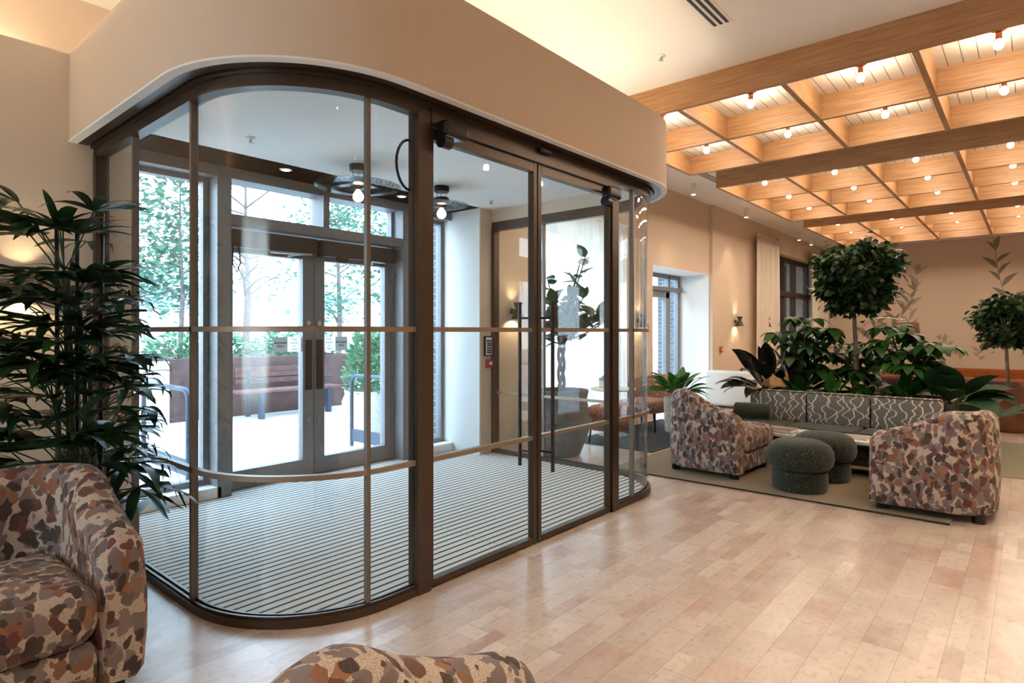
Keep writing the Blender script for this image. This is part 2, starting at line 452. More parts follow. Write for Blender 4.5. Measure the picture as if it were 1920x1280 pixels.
M_outleaf = leafmat('outdoor_leaf', '#2f5a4c', '#5b8a72', .6, .3)
M_outleaf2 = leafmat('shrub_leaf', '#33694a', '#6ba07a', .6, .3)
M_outleaf3 = leafmat('pine_needles', '#4a6660', '#7b958a', .7, .3)
M_stem = simple('green_stem', '#3a4a26', .6, 0, .1, 20)
M_bark = simple('grey_bark', '#75665a', .9, 0, .15, 14, bump=.4)
M_bark2 = simple('dark_bark', '#4e4038', .9, 0, .15, 14, bump=.4)
M_pinebark = simple('pine_bark', '#6f605e', .9, 0, .15, 14)
M_soil = simple('soil', '#2d221b', 1, 0, .3, 60)
M_terra = simple('brown_glazed_clay', '#6b4128', .35, 0, .2, 6)
M_greypot = simple('grey_stone_pot', '#6e6a67', .8, 0, .12, 9)
M_blackpot = simple('black_glazed_pot', '#1c1e22', .15, 0, .05, 10)
M_whitepot = simple('pale_stoneware', '#c8c2b4', .7, 0, .06, 20)
M_corten = simple('weathered_steel', '#5b4644', .85, .1, .15, 4)
M_benchwood = simple('bench_timber', '#6d4c48', .7, 0, .15, 12)
M_benchmetal = simple('bench_steel', '#3c4c5c', .5, .4, .05, 12)
M_terrace = simple('pale_paving', '#d6d4d0', .8, 0, .05, 3)
M_bld = simple('far_building', '#b6bcc4', .9, 0, .05, 1)
M_bldwin = simple('far_glazing', '#7f97ab', .3, 0, .1, 1)
M_table_top = simple('pale_table_top', '#cdbba3', .5, 0, .06, 20)
M_khaki = simple('khaki_lacquer', '#7c7d6c', .5, 0, .04, 20)
M_darkwood = simple('dark_stained_wood', '#2b1d18', .4, 0, .1, 20)
M_book = simple('book_cover', '#8f8378', .6, 0, .05, 30)
M_paper = simple('book_pages', '#e8e3da', .8, 0, .03, 90)
M_red = simple('red_plastic', '#a3202b', .4, 0, .03, 20)
M_orangep = simple('orange_plastic', '#c4592a', .4, 0, .03, 20)
M_signgrey = simple('sign_grey', '#a9aaa6', .6, 0, .02, 20)
M_signwhite = simple('sign_white', '#f0efec', .6, 0, .02, 20)
M_ink = simple('sign_ink', '#26282a', .6, 0, .02, 20)
M_navyink = simple('label_navy', '#1f3f73', .5, 0, .05, 20)
M_mural = simple('mural_paint', '#857a6b', .9, 0, .05, 20)
M_mural_l = simple('mural_paint_pale', '#a89a88', .9, 0, .05, 20)
M_lampshade = translucent('pink_lampshade', lin('#8d6650'), lin('#8d6650'), .3).m
def sheer():
    t = NT('sheer_curtain'); t.base(lin('#f4f1ea'), .9)
    tb = t.new('ShaderNodeBsdfTranslucent'); tb.inputs[0].default_value = lin('#fbfaf6'); tp = t.new('ShaderNodeBsdfTransparent')
    a = t.new('ShaderNodeMixShader'); a.inputs[0].default_value = .75; t.l.new(t.b.outputs[0], a.inputs[1]); t.l.new(tb.outputs[0], a.inputs[2])
    b_ = t.new('ShaderNodeMixShader'); b_.inputs[0].default_value = .28; t.l.new(a.outputs[0], b_.inputs[1]); t.l.new(tp.outputs[0], b_.inputs[2])
    t.l.new(b_.outputs[0], t.out.inputs[0]); return t.m
M_curtain = sheer()
M_notice_w = translucent('notice_paper_white', lin('#f6f5f2'), lin('#ffffff'), .5).m
M_notice_g = translucent('notice_paper_grey', lin('#b8bab6'), lin('#b8bab6'), .5).m
M_curtain2 = translucent('cream_curtain', lin('#f2e8da'), lin('#f2e8da'), .3).m
def ripple():
    t = NT('rippled_smoked_glass')
    tr = t.new('ShaderNodeBsdfTransparent'); n = t.noise(t.mapping(t.coord(), scale=(1, 1, 1)), 38, 4, .7)
    c = t.ramp(n, [(.38, lin('#9a9ea2')), (.45, lin('#eef1f3')), (.55, lin('#e6eaec')), (.62, lin('#8a8e92'))]); t.l.new(c, tr.inputs[0])
    gl = t.new('ShaderNodeBsdfGlossy'); gl.inputs['Roughness'].default_value = .12
    mx = t.new('ShaderNodeMixShader'); mx.inputs[0].default_value = .12
    t.l.new(tr.outputs[0], mx.inputs[1]); t.l.new(gl.outputs[0], mx.inputs[2]); t.l.new(mx.outputs[0], t.out.inputs[0]); return t.m
M_ripple = ripple()

# ================================================================== plan numbers
XW, XO = -4.40, -4.95          # inner wall face, recessed outer door plane
XF, Y0, Y1, R = -2.30, 1.175, 4.87, 0.65
H, HB, HC = 3.57, 2.97, 2.60   # ceiling, entrance box top, ceiling in the box
YB = 18.5
XR, YF = 4.0, -3.0
SL = [XF-R-XW, R*pi/2, Y1-Y0-2*R, R*pi/2, XF-R-XW]
ST = [0]
for q in SL: ST.append(ST[-1]+q)
def P(s):
    if s <= ST[1]: return (XW+s, Y0, 0, -1)
    if s <= ST[2]:
        a = -pi/2+(s-ST[1])/R; return (XF-R+R*cos(a), Y0+R+R*sin(a), cos(a), sin(a))
    if s <= ST[3]: return (XF, Y0+R+(s-ST[2]), 1, 0)
    if s <= ST[4]:
        a = (s-ST[3])/R; return (XF-R+R*cos(a), Y1-R+R*sin(a), cos(a), sin(a))
    return (XF-R-(s-ST[4]), Y1, 0, 1)
def path(s0, s1, step=.05):
    ss = [s0]+[q for q in ST if s0 < q < s1]+[s1]; out = []
    for a, b in zip(ss, ss[1:]):
        mid = (a+b)/2; arc = ST[1] < mid < ST[2] or ST[3] < mid < ST[4]
        n = max(1, int((b-a)/step)) if arc else 1
        for k in range(n): out.append(P(a+(b-a)*k/n+1e-9))
    out.append(P(s1)); return out
S_END = ST[5]
def sY(y): return ST[2]+(y-(Y0+R))

# ================================================================== structure
struct('floor', MB().box(-5.0, XR, YF, YB, -.12, 0), M_floor, 'pale travertine plank floor of the lobby')
mb = MB(); mb.add([(x, y, .004) for x, y, _, _ in [(a-.03*nx, b-.03*ny, 0, 0) for a, b, nx, ny in path(0, S_END)]] + [(XO, 4.60, .004), (XO, 1.45, .004)], [tuple(range(len(path(0, S_END))+2))])
# entrance matting as a thin slab
pts = [(a-.055*nx, b-.055*ny) for a, b, nx, ny in path(0.001, S_END-.001)]
ring = [(XO+.0, 1.42), (XW, 1.42)] + pts + [(XW, 4.63), (XO, 4.63)]
mm = MB(); n = len(ring)
mm.add([(x, y, .001) for x, y in ring]+[(x, y, .012) for x, y in ring], [tuple(range(n, 2*n)), tuple(reversed(range(n)))] + [(i, (i+1) % n, n+(i+1) % n, n+i) for i in range(n)])
struct('floor_entrance_matting', mm, M_mat, 'grey ribbed entrance matting inside the glass lobby', smooth=0)
# left wall pieces (all in one plane, one wall)
w = MB()
w.box(-5.05, XW, YF, 1.41, 0, HB); w.box(-5.2, -4.95, YF, 5.25, HB, H)
w.box(-5.05, XW, 1.41, 4.64, HC, HB)
w.box(-5.05, XW, 4.64, 5.45, 0, HB); w.box(-5.05, XW, 5.25, 5.45, HB, H)
w.box(-5.05, XW, 5.45, 7.45, 2.72, H)
w.box(-5.05, XW, 7.45, 8.45, 0, H)
w.box(-5.05, XW, 8.45, 10.58, 2.33, H)
w.box(-5.05, XW-.0, 4.64, 5.0, 0, .001)
struct('wall_left', w, M_wall, 'beige plaster wall with the entrance and windows', smooth=0)
w = MB(); w.box(-5.05, -4.34, 10.58, 13.5, 0, H); w.box(-5.05, -4.34, 13.5, 17.3, 3.08, H); w.box(-5.05, -4.34, 17.3, YB, 0, H)
struct('wall_left_far', w, M_wall, 'beige plaster wall beyond the side door', smooth=0)
# recess reveals painted white
w = MB(); w.box(-4.96, XW-.001, 10.56, 10.579, 0, 2.33); w.box(-4.96, XW-.001, 8.46, 10.57, 2.32, 2.329)
w.box(-4.96, -4.405, 4.625, 4.64, 0, HC)
struct('trim_reveal', w, M_wall_white, 'white painted window reveals', smooth=0)
backw = struct('wall_back', MB().box(-5.2, XR, YB, YB+.2, 0, H), M_wall, 'far wall with painted leaves', smooth=0)
struct('wall_right', MB().box(XR, XR+.2, YF, YB+.2, 0, H), M_wall, 'plain wall on the right, out of view', smooth=0)
struct('wall_front', MB().box(-5.2, -3.4, YF-.2, YF, 0, H).box(-1.4, XR, YF-.2, YF, 0, H).box(-3.4, -1.4, YF-.2, YF, 2.5, H).box(-3.4, -1.4, YF-.2, YF, 0, .5), M_wall, 'plain wall behind the viewer', smooth=0)
g = struct_empty('window_fill', 'wide window added behind the viewer for daylight fill'); m = MB()  # unseen window, added to bring fill daylight into the lobby
for xa in (-3.4, -2.42, -1.45): m.box(xa, xa+.05, YF-.12, YF-.06, .5, 2.5)
m.box(-3.4, -1.4, YF-.12, YF-.06, .5, .55); m.box(-3.4, -1.4, YF-.12, YF-.06, 2.45, 2.5)
m.build('window_frame', M_anthr, g, 0); MB().box(-3.38, -1.42, YF-.095, YF-.087, .52, 2.48).build('pane', M_glass, g, 0)
struct('ceiling', MB().box(-5.25, XR+.2, YF-.2, YB+.2, H, H+.15), M_ceil, 'cream ceiling', smooth=0)
# entrance box: bulkhead band, its ceiling
struct('wall_bulkhead', MB().band(path(0, S_END), .082, .125, 2.45, HB).band(path(0, S_END), -.06, .05, 2.47, 2.66), M_wall, 'curved beige bulkhead over the glass lobby', smooth=30)
struct('trim_soffit', MB().band(path(0, S_END), .084, .130, 2.440, 2.45), M_wall_white, 'white bead under the curved bulkhead', smooth=30)
mm = MB(); ring = [(x, y) for x, y, _, _ in path(0, S_END)]; ring = [(-5.04, 1.2), (XW, 1.2)]+ring[1:-1]+[(XW, 4.86), (-5.04, 4.86)]; n = len(ring)
mm.add([(x, y, HC) for x, y in ring]+[(x, y, HC+.06) for x, y in ring], [tuple(range(n, 2*n)), tuple(reversed(range(n)))] + [(i, (i+1) % n, n+(i+1) % n, n+i) for i in range(n)])
struct('ceiling_entrance', mm, M_wall_white, 'white ceiling inside the glass lobby', smooth=0)
struct('baseboard_left', MB().box(XW, XW+.014, YF, Y0-.02, 0, .10).box(XW, XW+.014, 4.95, 5.45, 0, .1).box(XW, XW+.014, 7.45, 8.45, 0, .10).box(-4.34, -4.326, 10.58, 13.5, 0, .10), M_wall, 'low beige skirting', smooth=0)
struct('baseboard_back', MB().box(-4.3, XR, YB-.014, YB, 0, .1), M_wall, 'low beige skirting of the far wall', smooth=0)
# plinths under the entrance windows
struct('trim_plinth_left', MB().box(XO, -4.80, 1.41, 2.13, 0, .095), M_wall_white, 'white plinth under the left window', smooth=0)
struct('trim_plinth_right', MB().box(XO, -4.80, 4.16, 4.63, 0, .095), M_wall_white, 'white plinth under the right window', smooth=0)

# ------------------------------------------------------------------ outer screen
D0, D1 = -5.03, -4.95      # frame depth
def frame(mb, y0, y1, z0, z1, t=.05, x0=D0, x1=D1):
    mb.box(x0, x1, y0, y0+t, z0, z1); mb.box(x0, x1, y1-t, y1, z0, z1); mb.box(x0, x1, y0+t, y1-t, z0, z0+t); mb.box(x0, x1, y0+t, y1-t, z1-t, z1)
GX = -4.99
g = struct_empty('window_1', 'tall clear window left of the entrance doors')
m = MB(); frame(m, 1.41, 2.10, .095, 2.52, .045); m.build('window_frame', M_anthr, g, 0)
MB().box(GX-.004, GX+.004, 1.45, 2.06, .14, 2.475).build('pane', M_glass_ext, g, 0)
g = struct_empty('window_2', 'narrow window right of the entrance doors')
m = MB(); frame(m, 4.12, 4.625, .095, 2.52, .045); m.build('window_frame', M_anthr, g, 0)
MB().box(GX-.004, GX+.004, 4.165, 4.58, .14, 2.475).build('pane', M_glass_ext, g, 0)
g = struct_empty('window_3', 'transom lights over the entrance doors')
m = MB(); m.box(D0, D1+.13, 1.41, 4.63, 2.515, 2.60); m.box(D0, D1+.15, 2.10, 2.21, .0, 2.515); m.box(D0, D1+.15, 3.93, 4.12, 0, 2.515); m.box(D0, D1, 3.90, 3.93, 0, 2.515)
m.box(D0, D1+.14, 2.21, 3.93, 2.15, 2.235); m.box(D0, D1+.15, 3.03, 3.09, 2.235, 2.515)
m.build('window_frame', M_anthr, g, 0)
MB().box(GX-.004, GX+.004, 2.21, 3.02, 2.235, 2.515).build('pane', M_glass_ext, g, 0)
MB().box(GX-.004, GX+.004, 3.10, 3.90, 2.235, 2.515).build('pane', M_glass_ext, g, 0)

def outer_door(name, label, y0, y1, hinge):
    g = struct_empty(name, label); m = MB(); zt = 2.14
    ly, ry = (.075, .105) if hinge == 'l' else (.105, .075)
    m.box(D0, D1, y0, y0+ly, .01, zt); m.box(D0, D1, y1-ry, y1, .01, zt); m.box(D0, D1, y0+ly, y1-ry, .01, .16); m.box(D0, D1, y0+ly, y1-ry, 1.95, zt)
    bevel(m.build('door_frame', M_anthr, g, 0), .003)
    MB().box(GX-.004, GX+.004, y0+ly, y1-ry, .16, 1.95).build('pane', M_glass_ext, g, 0)
    yh = y1-.05 if hinge == 'l' else y0+.05
    MB().box(D1, D1+.012, yh-.03, yh+.03, .78, 1.23).build('door_handle', M_black, g, 0)['label'] = 'dark push plate'
    for z in (.52, 1.38):
        c = MB().cyl(0, 0, 0, .012, .022, 16); c.xform(Matrix.Translation((D1, yh-.005, z)) @ Matrix.Rotation(pi/2, 4, 'Y')); c.build('lock_cylinder', M_steel, g)
    # operator box and arm
    MB().box(D1, D1+.10, y0+.02, y1-.02, 1.985, 2.125).build('door_operator', M_dark_panel, g, 0)
    return g
dl = outer_door('door_1', 'left leaf of the grey glazed entrance doors', 2.215, 3.02, 'l')
dr = outer_door('door_2', 'right leaf of the grey glazed entrance doors', 3.03, 3.895, 'r')
MB().tube([(-4.84, 2.55, 1.97), (-4.72, 2.86, 1.965), (-4.86, 2.72, 1.955)], .010).build('closer_arm', M_steel, dl)
MB().tube([(-4.84, 3.74, 1.97), (-4.74, 3.50, 1.965), (-4.86, 3.60, 1.955)], .010).build('closer_arm', M_steel, dr)
MB().tube([(-4.86, 2.25, 2.0), (-4.85, 2.24, 1.85), (-4.86, 2.28, 1.78), (-4.86, 2.31, 1.86), (-4.87, 2.30, 1.99)], .006).build('cable', M_black, dl)
MB().tube([(-4.86, 3.80, 1.95), (-4.85, 3.87, 1.86), (-4.86, 3.85, 1.76), (-4.86, 3.79, 1.80), (-4.87, 3.80, 1.93)], .006).build('cable', M_black, dr)
RT = (pi/2, 0, pi/2)
def door_sign(parent, y0, flip):
    z0, z1 = 1.125, 1.255; wd = .13; X = GX+.006
    g1 = MB().box(X, X+.002, y0+(wd if flip else 0), y0+wd+(wd if flip else 0), z0, z1).build('notice', M_notice_g, parent, 0)
    g2 = MB().box(X, X+.002, y0+(0 if flip else wd), y0+wd+(0 if flip else wd), z0, z1).build('notice', M_notice_w, parent, 0)
    g1['label'] = 'grey notice reading Automatic door'; g2['label'] = 'white notice reading Push button to Open'
    ya = y0+wd*(1.5 if flip else .5); yb = y0+wd*(.5 if flip else 1.5)
    text('lettering', 'Automatic\ndoor', .030, M_ink, g1, (X+.003, ya, (z0+z1)/2), RT, bold=.0006)
    text('lettering', 'Push\nbutton\nto\nOpen', .027, M_ink, g2, (X+.003, yb, (z0+z1)/2), RT, spacing=1.05)
door_sign(dl, 2.655, False); door_sign(dr, 3.14, True)
struct('trim_threshold', MB().box(-5.02, -4.88, 2.21, 3.90, .012, .02), M_steel, 'metal threshold of the entrance doors', smooth=0)
op = tag(MB().rbox(-4.855, -4.80, 3.18, 3.30, 1.93, 2.0, .02).build('presence_sensor', M_black), 'small black sensor centred over the outer entrance doors', 'sensor')

# side door in the recess
g = struct_empty('door_3', 'tall glazed side door in the white recess')
m = MB(); frame(m, 8.50, 10.55, .0, 2.32, .07, -5.03, -4.95); m.box(-5.03, -4.90, 8.5, 10.55, 2.02, 2.09); m.box(-5.03, -4.95, 10.1, 10.16, 0, 2.3); m.box(-5.03, -4.95, 8.6, 10.1, .0, .12); m.box(-5.03, -4.94, 9.98, 10.1, .0, 2.0)
m.box(-5.03, -4.94, 8.6, 10.1, 1.90, 2.03)
m.build('door_frame', M_anthr, g, 0)
MB().box(-4.994, -4.986, 8.57, 10.48, .1, 2.25).build('pane', M_glass_ext, g, 0)
# windows with curtains
g = struct_empty('window_4', 'wide window behind the white sheer curtain')
m = MB(); frame(m, 5.45, 7.45, .0, 2.72, .07); m.box(D0, D1, 6.42, 6.48, 0, 2.7); m.build('window_frame', M_anthr, g, 0)
MB().box(GX-.004, GX+.004, 5.5, 7.4, .05, 2.66).build('pane', M_glass_ext, g, 0)
g = struct_empty('window_5', 'dark framed double doors and transoms between cream curtains')
m = MB(); frame(m, 13.5, 17.3, 0, 3.08, .09, -4.62, -4.50)
for y in (14.35, 15.2, 16.1): m.box(-4.62, -4.50, y, y+.09, 0, 3.0)
m.box(-4.62, -4.46, 13.5, 17.3, 2.15, 2.27); m.box(-4.60, -4.50, 13.5, 17.3, .0, .25); m.box(-4.60, -4.50, 13.5, 17.3, .95, 1.02)
m.build('window_frame', simple('dark_brown_frame', '#3b2c24', .45, .3, .05), g, 0)
for a in (13.55, 14.4, 15.25, 16.15): MB().box(-4.565, -4.557, a, a+.9, .2, 3.0).build('pane', M_glass, g, 0)
# exterior masonry next to the openings
struct('wall_outside_brick', MB().box(-5.42, -5.06, 4.63, 5.5, -.1, 3.4).box(-5.42, -5.06, 10.6, 13.4, -.1, 3.4), M_brick, 'blue-grey brick piers outside', smooth=0)
struct('wall_outside_shade', MB().box(-6.4, -6.2, 12.8, 18.5, -.1, 3.6).box(-6.4, -5.0, 12.8, 18.5, 3.5, 3.6).box(-6.4, -5.0, 18.4, 18.6, -.1, 3.6), M_brick, 'brick walled loggia outside the far window', smooth=0)

# ------------------------------------------------------------------ glass lobby
V = thing('glass_lobby', 'curved bronze framed glass draught lobby around the entrance', 'glass lobby', (-3.3, 3.0, 0))
Vo = Vector((-3.3, 3.0, 0))
def vb(mb, name, mat, parent, smooth=35):
    for i, p in enumerate(mb.v): mb.v[i] = (p[0]-Vo.x, p[1]-Vo.y, p[2]-Vo.z)
    return mb.build(name, mat, parent, smooth)
SP0, SP1 = sY(1.975), sY(2.06); SQ0, SQ1 = sY(3.80), sY(3.885)
for a, c in ((0, SP1), (SQ0, S_END)):
    b = MB(); b.band(path(a, c), -.060, 0, .001, .040); b.band(path(a, c), -.045, -.035, .04, .052); b.band(path(a, c), -.018, -.008, .04, .052)
    vb(b, 'bottom_rail', M_bronze, V)
b = MB().band(path(0, S_END), -.06, 0, 2.375, 2.47); b.band(path(0, S_END), .0, .018, 2.425, 2.47); b.band(path(0, S_END), .03, .082, 2.442, 2.475)
vb(b, 'head_rail', M_bronze, V)
GO = -.03
def glass_seg(a, c, mat=M_glass):
    vb(MB().band(path(a, c, .025), GO-.004, GO+.004, .04, 2.38), 'glass_panel', mat, V)
MUL = [.63, 1.40, sY(1.825)-.126, SP0, SQ1, sY(4.13), ST[4]+.05, ST[4]+.77, S_END]
for a, c, mt in ((0.02, .63, M_glass), (.63, 1.40, M_glass), (1.40, MUL[2], M_glass_curve), (MUL[2], SP0, M_glass), (SQ1, MUL[5], M_glass), (MUL[5], MUL[6], M_glass_curve), (MUL[6], MUL[7], M_glass), (MUL[7], S_END-.02, M_glass)):
    glass_seg(a, c, mt)
for s_ in (.63, 1.40, MUL[2], MUL[5], MUL[6], MUL[7]):
    vb(MB().band(path(s_-.010, s_+.010), -.045, -.012, .04, 2.38), 'mullion', M_mullion, V, 0)
for a, c in ((0, .05), (SP0, SP1), (SQ0, SQ1), (S_END-.05, S_END)):
    p = MB().band(path(a, c), -.07, .004, 0, 2.40); vb(p, 'post', M_bronze, V, 0)
for a, c in ((.03, SP0), (SQ1, S_END-.03)):
    vb(MB().band(path(a, c), -.040, -.012, 1.300, 1.325), 'upper_rail', M_bronze_l, V)
    vb(MB().band(path(a, c), -.040, -.012, .640, .665), 'lower_rail', M_bronze_l, V)
# header over the doors
vb(MB().box(XF-.07, XF+.010, 2.06, 3.80, 2.335, 2.45), 'door_header', M_bronze, V, 0)
for k, (ya, yb_) in enumerate(((2.065, 2.935), (2.945, 3.795))):
    t = thing('sliding_door', ('left' if k == 0 else 'right')+' leaf of the bronze glass inner doors '+('beside the wide post' if k == 0 else 'nearest the lounge'), 'door', (XF-.03, (ya+yb_)/2, 0), 0, 'inner lobby door leaves')
    yc = (ya+yb_)/2; h = (yb_-ya)/2; m = MB()
    sa = .022 if k == 0 else .035; sb = .035 if k == 0 else .022
    m.box(-.022, .022, -h, -h+sa, .01, 2.33); m.box(-.022, .022, h-sb, h, .01, 2.33); m.box(-.022, .022, -h+sa, h-sb, .01, .045); m.box(-.022, .022, -h+sa, h-sb, 2.275, 2.33)
    bevel(m.build('door_frame', M_bronze, t, 0), .002)
    MB().box(-.004, .004, -h+sa, h-sb, .045, 2.275).build('glass_panel', M_glass, t, 0)
    MB().box(-.016, .018, -h+sa, h-sb, 1.300, 1.325).build('upper_rail', M_bronze_l, t, 0)
    MB().box(-.016, .018, -h+sa, h-sb, .64, .665).build('lower_rail', M_bronze_l, t, 0)
    if k == 0:
        hy = h-.025; m = MB().tube([(-.095, hy, .47), (-.095, hy, 1.485)], .0115, 12)
        for z in (.565, 1.385): m.tube([(-.095, hy, z), (-.0, hy, z)], .007, 8)
    else:
        hy = -h+.025; m = MB().tube([(.115, hy, .45), (.115, hy, 1.485)], .0115, 12)
        for z in (.565, 1.385): m.tube([(.115, hy, z), (.0, hy, z)], .007, 8)
    m.build('pull_handle', M_darkwood, t)
# sensors on the header
def sensor(x, y, z, label, big=True):
    t = thing('door_sensor', label, 'sensor', (x, y, z), 0, 'sensors on the inner door header')
    if big:
        MB().rbox(0, .075, -.085, .085, -.035, .045, .02).build('housing', M_black, t)
        MB().box(.01, .065, -.07, .03, -.042, -.035).build('lens', simple('blue_lens', '#5b7fa6', .1), t, 0)
        c = MB().cyl(0, 0, -.03, .03, .034, 18); c.xform(Matrix.Translation((.03, -.05, -.06)) @ Matrix.Rotation(pi/2, 4, 'X')); c.build('swivel', M_black, t)
    else:
        MB().rbox(0, .03, -.055, .055, -.02, .02, .015).build('housing', M_black, t)
sensor(XF+.012, 2.17, 2.32, 'boxy black sensor at the left end of the inner door header')
sensor(XF+.012, 3.71, 2.27, 'round black sensor at the right end of the inner door header')
sensor(XF+.012, 2.97, 2.41, 'small oval black sensor centred on the inner door header', False)
tag(MB().tube([(XF-.06, 1.975-.085*sin(pi*k/12), 2.13+.125*cos(pi*k/12)) for k in range(13)], .007, 8).build('cable_loop', M_black), 'black cable loop hanging inside the glass beside the wide post', 'cable')

# cove strip on top of the box and on the wall ledge
cv = tag(MB().band(path(.1, S_END-.1), -.10, -.06, HC+.11, HC+.14).build('cove_light_strip', M_cove), 'warm light strip lying on top of the entrance box', 'light strip')
tag(MB().box(-4.9, -4.86, YF+.2, .9, HB+.005, HB+.03).build('cove_light_strip', M_cove2), 'warm light strip along the ledge of the left wall', 'light strip')

# ================================================================== timber ceilings
BX0 = -3.38; PX = .905; PY = 1.135; BT = .045; BZ = 3.32
NX = 6
names = ['nearest', 'middle', 'farthest']
ordn = ['first', 'second', 'third', 'fourth', 'fifth', 'sixth', 'seventh']
proto = None
rafts = [(5.18, 2), (8.36, 3), (12.66, 3)]
for ri, (ys, rows) in enumerate(rafts):
    xe = BX0+PX*NX
    t = thing('timber_ceiling_raft', names[ri]+' oak coffered grid hanging under the ceiling', 'ceiling raft', (BX0, ys, BZ), 0, 'oak coffered ceiling grids')
    for r_ in range(rows+1):
        y = r_*PY
        bevel(MB().box(0, xe-BX0+BT, y, y+BT, 0, H-BZ).build('beam', M_oak_x, t, 0), .002)
    for c_ in range(NX+1):
        x = c_*PX
        for r_ in range(rows):
            MB().box(x, x+BT, r_*PY+BT+.001, (r_+1)*PY-.001, .0, H-BZ-.002).build('cross_beam', M_oak_y, t, 0)
    MB().box(BT, xe-BX0, BT, rows*PY, H-BZ-.022, H-BZ-.001).build('board_panel', M_boards, t, 0)
    for r_ in range(rows):
        for c_ in range(NX-1):
            lab = 'bare round bulb, '+ordn[c_]+' cell from the left, '+ordn[r_]+' row of the '+names[ri]+' oak grid'
            lx, ly = BX0+(c_+.5)*PX+BT/2, ys+(r_+.5)*PY+BT/2
            if proto is None:
                proto = thing('ceiling_bulb', lab, 'light bulb', (lx, ly, H-.022), 0, 'bare bulbs in the oak ceiling grids')
                MB().lathe([(.052, 0), (.052, -.008), (.044, -.018), (.02, -.022)][::-1], 20).build('ceiling_rose', M_copper, proto)
                MB().lathe([(.019, -.085), (.021, -.08), (.021, -.03), (.016, -.02)], 16).build('lamp_holder', M_copper, proto)
                MB().lathe([(.001, -.155), (.018, -.151), (.029, -.138), (.032, -.122), (.027, -.104), (.018, -.088), (.014, -.08)], 14).build('bulb', M_bulb, proto)
            else:
                o = copy_tree(proto); o.location = (lx, ly, H-.022); o['label'] = lab

# ================================================================== ceiling details
def slot_vent(x, y, L, label):
    t = thing('slot_diffuser', label, 'air vent', (x, y, H), 0, 'slot diffusers in the ceiling')
    MB().box(-.075, .075, 0, L, -.004, -.0005).build('frame', M_ceil, t, 0)
    for k in (-1, 0, 1): MB().box(k*.045-.012, k*.045+.012, .01, L-.01, -.0055, -.004).build('slot', M_black, t, 0)
slot_vent(-1.74, 3.0, 1.42, 'three slot black linear vent in the cream ceiling near the entrance box')
slot_vent(-3.60, 8.0, 1.2, 'linear slot vent in the ceiling left of the middle oak grid')
spr = None
def sprinkler(x, y, z, label):
    global spr
    if spr is None:
        spr = thing('sprinkler', label, 'sprinkler', (x, y, z), 0, 'ceiling sprinkler heads')
        MB().lathe([(.02, -.012), (.036, -.004), (.036, 0)], 18).build('cover_plate', M_white, spr)
        m = MB().lathe([(.006, -.034), (.009, -.012)], 10); m.box(-.014, -.011, -.003, .003, -.034, -.01); m.box(.011, .014, -.003, .003, -.034, -.01); m.lathe([(.018, -.038), (.018, -.035)], 14); m.build('nozzle', M_steel, spr)
    else:
        o = copy_tree(spr); o.location = (x, y, z); o['label'] = label
sprinkler(-2.32, 4.60, H, 'sprinkler head in the cream ceiling before the nearest oak grid')
sprinkler(-3.85, 7.5, H, 'sprinkler head in the ceiling just past the curved bulkhead')
sprinkler(-3.75, 10.2, H, 'sprinkler head in the ceiling left of the middle oak grid')
sprinkler(-3.75, 13.0, H, 'sprinkler head in the ceiling near the far cream curtains')
sprinkler(-3.98, 1.96, HC, 'sprinkler head in the left part of the entrance ceiling')
sprinkler(-4.05, 4.42, HC, 'sprinkler head in the entrance ceiling near the side glass')
def spot(x, y, label, first=[None]):
    if first[0] is None:
        t = thing('surface_spotlight', label, 'spotlight', (x, y, H), 0, 'white cylinder spotlights along the window wall')
        MB().cyl(0, 0, -.02, 0, .032, 18).build('mount', M_white, t); MB().lathe([(.036, -.165), (.036, -.02)], 20).build('housing', M_white, t)
        MB().cyl(0, 0, -.17, -.166, .028, 18).build('lens', emis('spot_lens', (1, .82, .6), 14), t)
        first[0] = t
    else:
        t = copy_tree(first[0]); t.location = (x, y, H); t['label'] = label
    ld = bpy.data.lights.new('spot_beam', 'SPOT'); ld.energy = SPOT_W; ld.color = (1, .80, .58); ld.spot_size = radians(75); ld.spot_blend = .6; ld.shadow_soft_size = .03
    lo = bpy.data.objects.new('spot_beam', ld); COL.objects.link(lo); lo.location = (x, y, H-.18); lo.parent = None
spot(-3.95, 8.9, 'white cylinder spotlight nearest the curved bulkhead')
spot(-4.0, 11.3, 'white cylinder spotlight by the first cream curtain')
spot(-4.07, 14.9, 'white cylinder spotlight above the dark framed window')
spot(-4.07, 15.9, 'white cylinder spotlight farthest along the window wall')
spot(-3.9, 5.9, 'white cylinder spotlight over the sheer curtain corner')
for k_, (sx_, sy_) in enumerate(((.6, .8), (.6, 3.0), (2.4, 1.8), (2.4, 5.2), (.9, 6.6))):  # unseen spotlights added to brighten the room
    spot(sx_, sy_, 'added white fill spotlight on the open ceiling, %s of five beyond the right edge' % ordn[k_])
spot_l = [o for o in bpy.data.objects if o.type == 'LIGHT' and o.location.x > 0]
for o in spot_l: o.data = o.data.copy(); o.data.energy = FILL_W; o.data.spot_size = radians(110); o.data.shadow_soft_size = .12
def downlight(x, y, label, first=[None]):
    if first[0] is None:
        t = thing('recessed_downlight', label, 'downlight', (x, y, HC), 0, 'recessed downlights in the entrance ceiling')
        MB().lathe([(.045, -.004), (.05, 0)], 24).build('rim', M_white, t); MB().cyl(0, 0, -.006, -.0045, .03, 20).build('lens', M_dl, t)
        first[0] = t
    else:
        t = copy_tree(first[0]); t.location = (x, y, HC); t['label'] = label
downlight(-4.55, 2.53, 'downlight in the entrance ceiling left of the big pendant')
downlight(-2.75, 2.33, 'downlight in the entrance ceiling behind the boxy door sensor')
downlight(-2.95, 3.45, 'downlight in the entrance ceiling by the meeting stiles')
downlight(-4.6, 3.75, 'downlight in the entrance ceiling between the pendants and the transoms')

